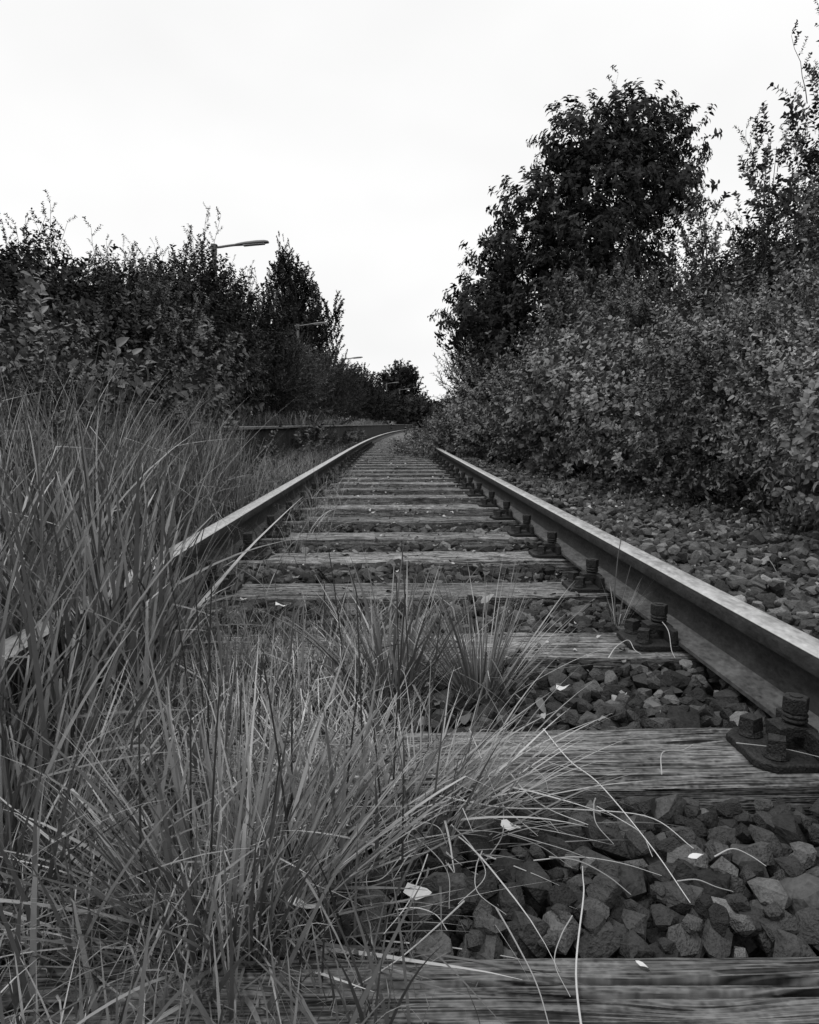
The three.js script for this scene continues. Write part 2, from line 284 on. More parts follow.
{
  const farVar = [1, 2, 3, 4, 5].map((k) => sleeperGeo(900 + k, 40, 10, 4));
  const special = ['sleeper across the bottom edge of the picture, with a pale knot in its grain', 'broad weathered sleeper with deep grain cracks, bolted under the nearest visible right rail bolts', 'sleeper with pale split top just behind the small grass tuft'];
  const woods = [0.2, 0.3, 0.36, 0.28, 0.42].map((t) => { const m = M.wood.clone(); m.color = grey(t); return m; });
  slFar.forEach((far, k) => {
    if (k === 0) return;
    const d = far - SL_W / 2, p = onTrack(d, 0, 0), r = rng(500 + k);
    const g = k <= 5 ? sleeperGeo(100 + k, 240, 96, 34) : k <= 11 ? sleeperGeo(100 + k, 120, 44, 20) : farVar[k % 5];
    const label = k <= 3 ? special[k - 1] : k <= 14 ? `weathered wooden sleeper, ${ORD[k - 1]} from the bottom edge of the picture` : 'weathered wooden sleeper far up the track where the gaps close up';
    const m = single('sleeper', g, woods[k === 1 ? 0 : k === 2 ? 1 : k > 11 ? 2 + k % 2 : 2 + (k * 7 % 3)], label, 'sleeper', 'wooden sleepers under the rails');
    m.position.copy(p); m.position.x += (r() - 0.5) * 0.05; m.rotation.y = -heading(d) + (r() - 0.5) * 0.012; if (k > 11 && k % 2) m.rotation.y += Math.PI;
    sleeperInfo.push({ k, d });
  });
}
// ---------------------------------------------------------------- rail fastenings: ribbed plate, screws, clips, bolts and nuts
{
  const frus = (a, b, h) => { const g = new THREE.CylinderGeometry(a, b, h, 4, 1); g.rotateY(Math.PI / 4); return g; };
  const sh = new THREE.Shape(); { const a = 0.178, b = 0.072, c = 0.022; sh.moveTo(-a + c, -b); sh.lineTo(a - c, -b); sh.lineTo(a, -b + c); sh.lineTo(a, b - c); sh.lineTo(a - c, b); sh.lineTo(-a + c, b); sh.lineTo(-a, b - c); sh.lineTo(-a, -b + c); sh.closePath(); }
  const plateG = new THREE.ExtrudeGeometry(sh, { depth: 0.009, bevelEnabled: true, bevelSize: 0.004, bevelThickness: 0.003, bevelSegments: 2 }); plateG.rotateX(-Math.PI / 2); plateG.translate(0, 0.002, 0);
  const ribG = new RoundedBoxGeometry(0.016, 0.038, 0.15, 2, 0.004), clipG = (() => { const s = new THREE.Shape(); s.moveTo(-0.040, 0); s.lineTo(-0.020, 0); s.lineTo(-0.014, 0.012); s.lineTo(0.024, 0.006); s.lineTo(0.034, 0.010); s.lineTo(0.030, 0.022); s.lineTo(-0.012, 0.030); s.lineTo(-0.040, 0.026); s.closePath(); const g = new THREE.ExtrudeGeometry(s, { depth: 0.056, bevelEnabled: true, bevelSize: 0.003, bevelThickness: 0.003, bevelSegments: 2 }); g.translate(0, 0, -0.028); return g; })();
  const boltG = new THREE.CylinderGeometry(0.0105, 0.0105, 0.068, 12), washG = (() => { const g = new THREE.TorusGeometry(0.017, 0.0045, 6, 16); g.rotateX(Math.PI / 2); const h = g.clone(); h.translate(0, 0.008, 0); return mergeGeometries([g, h]); })();
  const nutG = (() => { const s = new THREE.Shape(); for (let i = 0; i < 6; i++) { const a = i * Math.PI / 3; i ? s.lineTo(0.0195 * Math.cos(a), 0.0195 * Math.sin(a)) : s.moveTo(0.0195, 0); } s.closePath(); const g = new THREE.ExtrudeGeometry(s, { depth: 0.022, bevelEnabled: true, bevelSize: 0.002, bevelThickness: 0.003, bevelSegments: 2 }); g.rotateX(-Math.PI / 2); return g; })();
  const screwHead = (() => { const a = new THREE.CylinderGeometry(0.018, 0.0215, 0.008, 18), b = frus(0.0185, 0.0215, 0.024); b.translate(0, 0.016, 0); const c = new THREE.CylinderGeometry(0.004, 0.010, 0.003, 10); c.translate(0, 0.0293, 0); return mergeGeometries([a, b, c].map((g) => { const q = g.toNonIndexed(); q.computeVertexNormals(); return q; })); })();
  const rusty = (g) => boxUV(g.index ? g.toNonIndexed() : g, 0.13), P = { plate: rusty(plateG), rib: rusty(ribG), clip: rusty(clipG), bolt: rusty(boltG), nut: rusty(nutG), wash: rusty(washG), screw: rusty(screwHead) };
  function fastening(label) {
    const o = thing('rail_fastening', label, 'rail fastening', [0, 0, 0], 0, 'bolted plates holding the rails to the sleepers');
    part(o, 'base_plate', P.plate, M.iron);
    for (const s of [-1, 1]) {
      part(o, 'rib', P.rib, M.iron).position.set(s * 0.0725, 0.033, 0);
      const c = part(o, 'clip', P.clip, M.iron); c.position.set(s * 0.088, 0.030, 0); c.scale.set(0.9, 0.8, 0.72); if (s > 0) c.rotation.y = Math.PI;
      const b = part(o, 'bolt', P.bolt, M.iron); b.position.set(s * 0.088, 0.071, 0); 
      const n = part(b, 'nut', P.nut, M.iron); n.position.y = 0.007; n.rotation.y = s * 0.4 + 0.2; part(b, 'washer', P.wash, M.iron).position.y = -0.009;
      for (const z of [-1, 1]) { const q = part(o, 'screw', P.screw, M.iron); q.position.set(s * 0.142, 0.020, z * 0.043); q.rotation.y = s * z * 0.5; }
    }
    return o;
  }
  let proto = null;
  for (const side of [1, -1]) for (const { k, d } of sleeperInfo) {
    if (side > 0 ? k < 2 || k > 34 : k < 4 || k > 30) continue;
    const p = onTrack(d, side * RAIL_C, 0.0015), near = k <= 13;
    const label = side > 0 ? (near ? `dark bolted iron plate of the right rail on the ${ORD[k - 1]} sleeper from the bottom` : 'small dark bolted plate far along the right rail') : (k >= 5 && k <= 12 ? `dark bolted iron plate of the left rail on the ${ORD[k - 1]} sleeper from the bottom` : 'small dark bolted plate far along the left rail');
    if (!proto) { proto = fastening(label); proto.position.copy(p); proto.rotation.y = -heading(d); }
    else copyOf(proto, [p.x, p.y, p.z], -heading(d), label);
  }
}
// ---------------------------------------------------------------- ballast
{
  const r = rng(4242), NV = 16, geos = [];
  for (let v = 0; v < NV; v++) {
    const pts = [], n = 15 + Math.floor(r() * 8), ex = [1 + r() * 0.35, 0.55 + r() * 0.35, 0.75 + r() * 0.3];
    for (let i = 0; i < n; i++) { const p = V(r() * 2 - 1, r() * 2 - 1, r() * 2 - 1); p.multiplyScalar((0.86 + 0.2 * r()) / Math.pow(Math.abs(p.x) ** 3.2 + Math.abs(p.y) ** 3.2 + Math.abs(p.z) ** 3.2, 1 / 3.2)); pts.push(p.multiply(V(...ex)).multiplyScalar(0.78)); }
    let g = new ConvexGeometry(pts); g = toCreasedNormals(g, 0.5); boxUV(g, 5 + r() * 2); geos.push(g);
  }
  const inSleeper = (d, m) => { for (let k = 0; k < slFar.length; k++) if (d > slFar[k] - SL_W - m && d < slFar[k] + m) return true; return false; };
  const cell = 0.012, gx0 = -1.5, gx1 = 2.9, gd0 = 0.2, gd1 = 22, nx = Math.ceil((gx1 - gx0) / cell), nd = Math.ceil((gd1 - gd0) / cell), hgt = new Float32Array(nx * nd);
  for (let j = 0; j < nd; j++) for (let i = 0; i < nx; i++) { const l = gx0 + i * cell, d = gd0 + j * cell; hgt[j * nx + i] = Math.max(gy(l, d), Math.abs(l) > 0.86 && Math.abs(l) < 1.29 && inSleeper(d, 0) ? 0 : -9); }
  const all = [];
  const drop = (lat, d, s) => {
    const onShoulder = Math.abs(lat) > 0.88;
    if (!onShoulder && inSleeper(d, s * 0.72)) return;
    const rc = s * 0.62, i0 = Math.floor((lat - rc - gx0) / cell), i1 = Math.ceil((lat + rc - gx0) / cell), j0 = Math.floor((d - rc - gd0) / cell), j1 = Math.ceil((d + rc - gd0) / cell);
    if (i0 < 0 || j0 < 0 || i1 >= nx || j1 >= nd) return;
    let mx = -9, av = 0, c = 0;
    for (let j = j0; j <= j1; j++) for (let i = i0; i <= i1; i++) { const h = hgt[j * nx + i]; mx = Math.max(mx, h); av += h; c++; }
    av /= c; const base = lerp(av, mx, 0.42), ry = s * 0.52, y = base + ry * 0.86;
    const underRail = Math.abs(Math.abs(lat) - RAIL_C) < 0.0625 + s * 0.6, top = underRail ? 0.0 : onShoulder ? 0.062 : 0.006;
    if (y + ry > top) return;
    for (let j = j0; j <= j1; j++) for (let i = i0; i <= i1; i++) { const dx = (gx0 + i * cell - lat) / rc, dz = (gd0 + j * cell - d) / rc, q = 1 - dx * dx - dz * dz; if (q > 0) { const k = j * nx + i; hgt[k] = Math.max(hgt[k], y + ry * Math.sqrt(q)); } }
    all.push({ lat, d, s, y });
  };
  const layer = (d0, d1, l0, l1, step, sz) => { for (let d = d0; d < d1; d += step) for (let l = l0; l < l1; l += step) { const s = sz * (0.5 + 1.0 * r() * r() * r() + 0.35 * r()); drop(l + (r() - 0.5) * step, d + (r() - 0.5) * step, s); } };
  layer(0.3, 4.2, -0.75, 2.6, 0.05, 0.042); layer(0.3, 4.2, -0.7, 2.6, 0.047, 0.042); layer(0.3, 4.2, -0.6, 2.6, 0.05, 0.038); layer(0.3, 2.6, 0.0, 1.6, 0.04, 0.024); layer(0.3, 2.6, -0.1, 0.9, 0.045, 0.034); layer(0.6, 12, 0.9, 1.4, 0.042, 0.036);
  layer(4.2, 10, -1.4, 2.5, 0.055, 0.042); layer(4.2, 10, 0.85, 2.4, 0.058, 0.040); layer(10, 21, -1.4, 1.9, 0.07, 0.045); layer(10, 16, -1.0, 1.6, 0.07, 0.042);
  // bed of stones: the 300 that show largest are pieces, the rest one mass
  const bed = new THREE.Group(); bed.name = 'ballast_bed'; bed.userData = { kind: 'structure' }; scene.add(bed);
  const pv = new THREE.Matrix4().multiplyMatrices(camera.projectionMatrix, camera.matrixWorldInverse);
  for (const q of all) {
    const p = onTrack(q.d, q.lat, q.y), c = p.clone().applyMatrix4(pv), dist = p.distanceTo(camera.position), up = hgt[Math.floor((q.d - gd0) / cell) * nx + Math.floor((q.lat - gx0) / cell)] - q.y;
    q.p = p; q.rank = Math.abs(c.x) < 1.02 && Math.abs(c.y) < 1.05 && q.lat > -0.02 && up < q.s * 0.6 && !(q.d < 2.6 && q.lat > 0.64 && q.lat < 1.0) ? q.s / dist : 0;
  }
  all.sort((a, b) => b.rank - a.rank);
  const mats = [0.4, 0.62, 0.9, 1.3, 1.9, 3.0].map((k) => { const m = M.stone.clone(); m.color = grey(0.085 * k); return m; });
  const pick = () => { const u = r(); return u < 0.2 ? 0 : u < 0.45 ? 1 : u < 0.7 ? 2 : u < 0.87 ? 3 : u < 0.97 ? 4 : 5; };
  const mt = new THREE.Matrix4(), qt = new THREE.Quaternion(), eu = new THREE.Euler();
  const pose = (q) => { eu.set((r() - 0.5) * 1.3, r() * 6.28, (r() - 0.5) * 1.3); qt.setFromEuler(eu); const s = q.s * 0.98; return mt.compose(q.p, qt, V(s, s * (0.85 + 0.25 * r()), s)); };
  const rest = Array.from({ length: NV }, () => []);
  all.forEach((q, i) => {
    if (i < 300) { const m = part(bed, numbered('stone'), geos[i % NV], mats[Math.min(5, pick() + (q.lat > 0.9 ? 1 : 0))]); pose(q); m.applyMatrix4(mt); }
    else { const v = i % NV; pose(q); rest[v].push([mt.clone(), q.lat > 0.9 ? 1.55 : 1]); }
  });
  rest.forEach((list, v) => {
    const im = new THREE.InstancedMesh(geos[v], M.stone, list.length); list.forEach(([m, k], i) => { im.setMatrixAt(i, m); im.setColorAt(i, grey(k * [0.4, 0.6, 0.9, 1.25, 1.8, 2.8][pick()])); });
    im.name = 'loose_stones'; im.userData = { kind: 'stuff' }; im.castShadow = im.receiveShadow = true; bed.add(im);
  });
  console.log('stones', all.length);
}
// ---------------------------------------------------------------- foliage
function leafInto(b, o, dir, side, L, w, fold, c, droop = 0) { // a folded leaf of eight faces starting at o along dir, widest below its middle
  const up = V().crossVectors(side, dir).normalize(), at = (t, h, k) => { const p = o.clone().addScaledVector(dir, L * t).addScaledVector(up, h).addScaledVector(side, k); return b.v(p.x, p.y, p.z, c); };
  const sag = -L * (0.1 + droop), a = at(0, 0, 0), m1 = at(0.3, L * 0.03, 0), m2 = at(0.68, L * 0.01 + sag * 0.4, 0), t = at(0.98, sag, 0);
  for (const s of [1, -1]) { const e1 = at(0.27, fold * w, s * w * 0.5), e2 = at(0.64, fold * w * 0.8 + sag * 0.4, s * w * 0.4); if (s > 0) { b.t(a, e1, m1); b.t(m1, e1, e2); b.t(m1, e2, m2); b.t(m2, e2, t); } else { b.t(a, m1, e1); b.t(m1, e2, e1); b.t(m1, m2, e2); b.t(m2, t, e2); } }
}
function sprig(seed, { n = 14, L = 0.05, w = 0.55, len = 0.28, spread = 0.95, twig = 0.0022, droop = 0, tipCluster = 0, flat = 0.6 }) {
  const r = rng(seed), b = new Buf(), pts = []; let p = V(0, 0, 0), d = V((r() - 0.5) * 0.2, 1, (r() - 0.5) * 0.2).normalize();
  for (let i = 0; i <= 4; i++) { pts.push(p.clone()); p.addScaledVector(d, len / 4); d.add(V((r() - 0.5) * 0.35, -droop * 0.2, (r() - 0.5) * 0.35)).normalize(); }
  b.tube(pts, twig, twig * 0.4, 3, 0.35, false);
  for (let i = 0; i < n; i++) {
    let t = 0.08 + 0.92 * (i + r() * 0.7) / n; if (tipCluster && r() < tipCluster) t = 0.75 + 0.25 * r();
    const q = Math.min(3.999, t * 4), k = Math.floor(q), o = pts[k].clone().lerp(pts[k + 1], q - k), ax = pts[k + 1].clone().sub(pts[k]).normalize();
    const an = i * 2.4 + r() * 0.8, out = V(Math.cos(an), 0, Math.sin(an)); out.addScaledVector(ax, -out.dot(ax)).normalize();
    const dir = out.clone().multiplyScalar(Math.sin(spread)).addScaledVector(ax, Math.cos(spread)).add(V(r() - 0.5, r() - 0.5 - droop, r() - 0.5).multiplyScalar(0.5)).normalize();
    const side = V().crossVectors(dir, V((r() - 0.5) * flat * 2, 1, (r() - 0.5) * flat * 2)).normalize(); if (!(side.lengthSq() > 0.5)) continue;
    const s = L * (0.65 + 0.6 * r()); leafInto(b, o, dir, side, s, s * w, 0.08 + 0.25 * r(), 0.55 + 1.0 * r() * r() + 0.15 * r(), droop * 0.3);
  }
  return b.geo();
}
const S = {
  bramble: [1, 2, 3, 4].map((k) => sprig(k, { n: 16, L: 0.058, w: 0.6, len: 0.28, spread: 1.0 })),
  fineLeaf: [11, 12, 13].map((k) => sprig(k, { n: 20, L: 0.042, w: 0.52, len: 0.3, spread: 0.9 })),
  shrub: [21, 22, 23].map((k) => sprig(k, { n: 18, L: 0.062, w: 0.58, len: 0.36, spread: 1.0 })),
  cherry: [31, 32, 33, 34].map((k) => sprig(k, { n: 22, L: 0.095, w: 0.46, len: 0.45, spread: 1.15, droop: 0.5, tipCluster: 0.45 })),
  willow: [41, 42, 43].map((k) => sprig(k, { n: 26, L: 0.075, w: 0.24, len: 0.5, spread: 0.55 })),
  poplar: [51, 52, 53].map((k) => sprig(k, { n: 26, L: 0.10, w: 0.62, len: 0.7, spread: 0.8 })),
  far: [61, 62, 63].map((k) => sprig(k, { n: 18, L: 0.26, w: 0.7, len: 1.0, spread: 1.0 })),
  spruce: [71, 72].map((k) => sprig(k, { n: 60, L: 0.05, w: 0.12, len: 0.42, spread: 0.95, flat: 1 })),
  dock: [81, 82].map((k) => sprig(k, { n: 9, L: 0.11, w: 0.34, len: 0.3, spread: 0.6 })),
};
const Y3 = V(0, 1, 0);
function leafMesh(parent, name, geo, list, mat) { // list of {p, dir, s, c, roll}: copies of one sprig
  const m = new THREE.Matrix4(), q = new THREE.Quaternion(), q2 = new THREE.Quaternion(), im = new THREE.InstancedMesh(geo, mat, list.length);
  list.forEach((e, i) => { q.setFromUnitVectors(Y3, e.dir); q2.setFromAxisAngle(Y3, e.roll); q.multiply(q2); m.compose(e.p, q, V(e.s, e.s * (i % 2 ? 1 : 0.8), e.s)); im.setMatrixAt(i, m); im.setColorAt(i, grey(e.c)); });
  im.name = name; im.userData = { kind: 'stuff' }; im.castShadow = im.receiveShadow = true; parent.add(im);
}
let leafTotal = 0;
// a bush or tree: lobes [x, y, z, rx, ry, rz] relative to the base, filled with sprigs; shoots are long bare-tipped twigs that break the outline
function plant(name, label, category, [bx, by, bz], o) {
  const g = thing(name, label, category, [bx, by, bz], 0, o.group), r = rng(o.seed), list = [], bark = new Buf();
  const trunkTop = o.trunk ? V(o.trunk[0], o.trunk[1], o.trunk[2]) : V(0, 0.15, 0);
  if (o.trunk) { const pts = []; for (let i = 0; i <= 6; i++) { const t = i / 6; pts.push(V(trunkTop.x * t + 0.06 * n3(t * 3, o.seed, 0), -0.15 + (trunkTop.y + 0.15) * t, trunkTop.z * t + 0.06 * n3(t * 3, 0, o.seed))); } bark.tube(pts, o.trunk[3], o.trunk[3] * (o.taper ?? 0.5), 8, 1); }
  const add = (p, dir, s, c) => list.push({ p, dir, s, c, roll: r() * 6.28 });
  const tone = (p) => o.tone * (0.62 + 0.55 * r() + 0.35 * r() * r()) * (1 + 0.9 * n3(p.x * 1.1 + o.seed, p.y * 1.1, p.z * 1.1));
  for (const [lx, ly, lz, rx, ry, rz, dens = 1] of o.lobes) {
    const c = V(lx, ly, lz), n = Math.round(o.density * dens * (rx * ry + ry * rz + rx * rz) * 4.2);
    const start = o.trunk ? V(0, 0, 0).lerp(trunkTop, clamp(0.35 + 0.6 * r())) : V((r() - 0.5) * 0.06 + lx * 0.1, -0.1, (r() - 0.5) * 0.06 + lz * 0.1);
    const bend = start.clone().lerp(c, 0.5).add(V((r() - 0.5) * 0.2 * rx, 0.15 * ry, (r() - 0.5) * 0.2 * rz));
    const br = (o.limb ?? 0.02) * (0.6 + 0.5 * r()); bark.tube([start, start.clone().lerp(bend, 0.5).add(V(0, 0.03, 0)), bend, c], br, br * 0.45, 6, 1);
    for (let i = 0; i < n; i++) {
      const d = V(r() * 2 - 1, r() * 2 - 1, r() * 2 - 1); if (d.lengthSq() > 1 || d.lengthSq() < 0.01) { i--; continue; } d.normalize();
      const out = 1 + (o.rough ?? 0.35) * 1.6 * n3(d.x * 2.1 + lx * 3, d.y * 2.1 + ly * 3, d.z * 2.1 + lz * 3 + o.seed);
      const rad = out * (0.48 + 0.52 * Math.pow(r(), 0.55)); const p = V(lx + d.x * rx * rad, ly + d.y * ry * rad, lz + d.z * rz * rad);
      if (p.y + by < (o.floor ?? -0.08)) { if (r() < 0.6) continue; p.y = (o.floor ?? -0.08) - by + 0.02 + 0.1 * r(); }
      const dir = d.clone().multiplyScalar(o.outward ?? 0.7).add(V(0, o.rise ?? 0.45, 0)).add(V(r() - 0.5, r() - 0.5, r() - 0.5).multiplyScalar(1.1)).normalize();
      add(p, dir, (0.7 + 0.6 * r()) * (o.scale ?? 1), tone(p));
      if (i % 9 === 0) bark.tube([c.clone().lerp(p, 0.15), c.clone().lerp(p, 0.6).add(V(0, 0.03, 0)), p], br * 0.4, 0.002, 3, 1, false);
    }
    const ns = Math.round((o.shoots ?? 0) * (rx + rz));
    for (let i = 0; i < ns; i++) {
      const a = r() * 6.28, e = 0.15 + 1.3 * r(), d = V(Math.cos(a) * Math.cos(e), Math.sin(e), Math.sin(a) * Math.cos(e)), st = V(lx + d.x * rx * 0.7, ly + d.y * ry * 0.7, lz + d.z * rz * 0.7);
      const len = (o.shootLen ?? 0.6) * (0.5 + 0.9 * r()), dd = d.clone().multiplyScalar(o.shootOut ?? 0.5).add(V((r() - 0.5) * 0.4, 0.9, (r() - 0.5) * 0.4)).normalize(), pts = [];
      for (let k = 0; k <= 5; k++) pts.push(st.clone().addScaledVector(dd, len * k / 5).add(V(0.05 * len * n3(k, i, o.seed), -(o.arch ?? 0) * len * (k / 5) ** 2, 0.05 * len * n3(i, k, o.seed)).multiplyScalar(1)));
      bark.tube(pts, 0.006, 0.002, 3, 1, false);
      const m = Math.max(3, Math.round(len / (o.shootStep ?? 0.11)));
      for (let k = 1; k <= m; k++) { const t = k / m, q = Math.min(4.999, t * 5), kk = Math.floor(q), p = pts[kk].clone().lerp(pts[kk + 1], q - kk), az = r() * 6.28; add(p, V(Math.cos(az) * 0.75, 0.7, Math.sin(az) * 0.75).add(dd.clone().multiplyScalar(t * 0.6)).normalize(), (o.scale ?? 1) * (0.75 - 0.3 * t) * (0.7 + 0.6 * r()), tone(p)); }
    }
  }
  const wood = part(g, o.trunk ? 'trunk' : 'stems', bark.geo(), M.bark); if (!o.trunk) wood.userData = { kind: 'stuff' };
  leafMesh(g, o.trunk ? 'crown' : 'foliage', S[o.sprig][o.seed % S[o.sprig].length], list, o.dull ? M.leafDull : M.leaf); leafTotal += list.length;
  return g;
}
// lobes spread over a box, for a rounded bush: w wide, h tall, dp deep
function bushLobes(seed, w, h, dp, n, top = 0.7) { const r = rng(seed), L = []; for (let i = 0; i < n; i++) { const x = (r() - 0.5) * w * 0.75, z = (r() - 0.5) * dp * 0.75, e = 1 - 0.55 * (2 * x / w) ** 2 - 0.35 * (2 * z / dp) ** 2, y = h * e * (0.25 + (top - 0.2) * r()); const s = 0.25 + 0.14 * r(); L.push([x, y, z, w * s, Math.min(h * 0.36, h * e - y + 0.1 * h), dp * s]); } return L; }

// --- right side: bramble bank, nearest first
{
  const bank = [ // x, z, w, h, deep, lobes, tone, label
    [3.12, -3.5, 1.9, 1.25, 1.5, 8, 0.085, 'leafy bramble bush at the right edge of the picture, low over the ballast'],
    [3.2, -5.0, 2.0, 1.65, 1.9, 9, 0.10, 'second bramble bush of the bank, its foot on the stones right of the rail'],
    [3.05, -6.7, 2.0, 1.75, 1.9, 9, 0.095, 'wide bramble bush mid-bank above the outer ballast shoulder'],
    [2.85, -8.4, 2.0, 1.85, 2.0, 9, 0.105, 'bramble bush with paler leaves, halfway along the right bank'],
    [2.55, -10.2, 1.9, 1.75, 2.0, 9, 0.10, 'bramble bush of the bank closing in on the right rail'],
    [2.15, -12.2, 1.9, 1.6, 2.2, 9, 0.09, 'bramble bush hanging over the right rail and hiding it'],
    [2.2, -14.6, 2.1, 1.6, 2.4, 9, 0.085, 'bramble bush just past where the right rail disappears'],
  ];
  bank.forEach(([x, z, w, h, dp, n, tone, label], i) => plant('bramble_bush', label, 'bush', [x, gy(x - CX, -z), z], { seed: 1000 + i * 7, lobes: bushLobes(300 + i, w, h, dp, n), density: i === 0 ? 80 : 54, tone: tone * 1.65, sprig: i % 3 === 1 ? 'fineLeaf' : 'bramble', scale: i === 0 ? 0.72 : i < 3 ? 0.9 : 1, shoots: 3, shootLen: 0.42, arch: 0.35, rise: 0.5, group: 'bramble bushes along the right bank' }));
  // low creepers that grow over the rail and between the sleepers
  plant('creeping_bramble', 'low creeping bramble covering the right rail and sleeper ends', 'bramble', [1.05, -0.05, -13.6], { seed: 1301, lobes: [[0.0, 0.16, 1.5, 0.45, 0.2, 0.7], [0.0, 0.2, 0.6, 0.55, 0.24, 0.8], [-0.12, 0.2, -0.4, 0.6, 0.26, 0.8], [-0.05, 0.22, -1.5, 0.55, 0.26, 0.8], [0.15, 0.25, -2.6, 0.5, 0.26, 0.7], [-0.55, 0.06, 0.3, 0.45, 0.1, 0.9, 0.6]], density: 60, tone: 0.13, sprig: 'fineLeaf', shoots: 4, shootLen: 0.35, arch: 0.5, floor: -0.05 });
  plant('creeping_bramble', 'ragged low creeper along the outside of the right rail beyond the bend', 'bramble', [1.75, -0.05, -20], { seed: 1302, lobes: [[0, 0.3, 2, 0.55, 0.4, 1.6], [0.1, 0.35, -1.4, 0.55, 0.45, 1.9], [0.25, 0.4, -5, 0.6, 0.5, 2.2]], density: 40, tone: 0.12, sprig: 'bramble', shoots: 2, shootLen: 0.5, floor: -0.05 });
  // upper tier of shrubs behind the brambles
  const up = [ // x, z, w, h, deep, lobes, tone, sprig, shoots, label
    [5.1, -5.9, 2.2, 2.05, 2.0, 8, 0.075, 'bramble', 3, 'fine-leaved shrub above the bank at the right picture edge'],
    [4.75, -7.8, 2.2, 2.15, 2.2, 8, 0.07, 'shrub', 3, 'shrub with broad leaves behind the bank, left of the edge saplings'],
    [4.2, -9.8, 2.2, 2.3, 2.2, 8, 0.08, 'fineLeaf', 3, 'pale small-leaved shrub below the tall dark tree, right of its trunk'],
    [3.4, -11.4, 2.0, 2.5, 2.2, 8, 0.075, 'bramble', 3, 'grey-leaved shrub under the middle of the tall dark tree'],
    [2.55, -13.4, 1.9, 2.3, 2.0, 8, 0.075, 'shrub', 3, 'shrub under the left boughs of the tall dark tree'],
    [6.4, -8.6, 2.4, 2.7, 2.4, 9, 0.055, 'shrub', 3, 'tall dark shrub high at the right edge behind the bank'],
    [5.5, -10.4, 2.4, 2.6, 2.4, 9, 0.06, 'shrub', 4, 'dark shrub between the tall tree and the sapling with feathery top'],
  ];
  up.forEach(([x, z, w, h, dp, n, tone, sp, sh, label], i) => plant('shrub', label, 'shrub', [x, gy(x - CX, -z), z], { seed: 2000 + i * 11, lobes: bushLobes(700 + i, w, h, dp, n, 0.85), density: sp === 'shrub' ? 34 : 46, tone: tone * 1.35, sprig: sp, shoots: sh, shootLen: 0.8, rise: 0.6, limb: 0.03, group: 'shrubs behind the right bank' }));
  plant('willow_shrub', 'upright narrow-leaved shrub standing at the left end of the bank beneath the tall tree', 'shrub', [2.0, 0, -15.5], { seed: 2201, lobes: [[0, 1.1, 0, 0.6, 1.0, 0.6], [0.1, 2.2, 0, 0.5, 0.9, 0.5], [-0.25, 1.6, 0.2, 0.5, 0.9, 0.5], [0.3, 2.9, 0, 0.35, 0.6, 0.35]], density: 34, tone: 0.085, sprig: 'willow', rise: 1.1, shoots: 4, shootLen: 0.9 });
  // saplings against the sky
  const sap = (x, z, h, seed, label, spread) => { const L = [], r = rng(seed); for (let i = 0; i < 9; i++) { const t = 0.25 + 0.7 * i / 8; L.push([(r() - 0.5) * spread * (1.1 - t), h * t, (r() - 0.5) * spread * (1.1 - t), spread * (0.62 - 0.42 * t), h * 0.1, spread * (0.62 - 0.42 * t)]); } return plant('sapling', label, 'tree', [x, gy(x - CX, -z), z], { seed, trunk: [0.1, h, 0.05, 0.022], lobes: L, density: 17, tone: 0.06, sprig: 'shrub', taper: 0.12, rise: 0.8, outward: 0.8, shoots: 3.2, shootLen: 0.65, shootStep: 0.12, limb: 0.012, group: 'saplings rising above the right bank' }); };
  sap(4.72, -9.2, 3.75, 2301, 'slim sapling with a feathery pointed top right of the tall dark tree', 1.0);
  sap(4.7, -7.9, 4.1, 2302, 'tallest sapling, cut by the right picture edge', 0.9);
  sap(5.95, -9.6, 3.3, 2303, 'dense sapling crossing the right edge behind the tallest one', 1.7);
  sap(4.2, -9.9, 3.3, 2304, 'short thin sapling between the tall dark tree and the feathery one', 0.8);
  // the tall dark tree
  const at = (px, py, dz, a, b, c, dn) => [(px - 600) / 50, (424 - py) / 50 - 0.02, dz, a * 0.8, b * 0.8, c * 0.85, dn];
  plant('cherry_tree', 'tall dark broad-crowned tree standing above the right bank', 'tree', [3.98, 0.0, -14], { seed: 3001, trunk: [0.2, 4.6, 0, 0.13], limb: 0.05,
    lobes: [at(628, 122, 0, 0.85, 0.62, 0.9), at(578, 140, 0.3, 0.75, 0.6, 0.8), at(668, 132, -0.2, 0.65, 0.5, 0.7), at(605, 175, 0.4, 1.1, 0.8, 1.1), at(655, 180, 0, 0.7, 0.6, 0.9), at(545, 195, 0, 0.75, 0.6, 0.9), at(590, 232, 0.5, 1.15, 0.8, 1.2), at(520, 245, 0.1, 0.8, 0.6, 0.9), at(555, 280, 0.5, 1.0, 0.8, 1.1), at(490, 290, 0, 0.75, 0.6, 0.9), at(625, 270, 0, 1.1, 0.9, 1.1), at(520, 325, 0.2, 0.9, 0.7, 1), at(590, 320, 0, 1.2, 0.8, 1.1)],
    density: 40, tone: 0.036, sprig: 'cherry', dull: true, rise: 0.15, outward: 0.9, rough: 0.45, shoots: 1.7, shootLen: 0.7, shootOut: 1.1, shootStep: 0.2 });
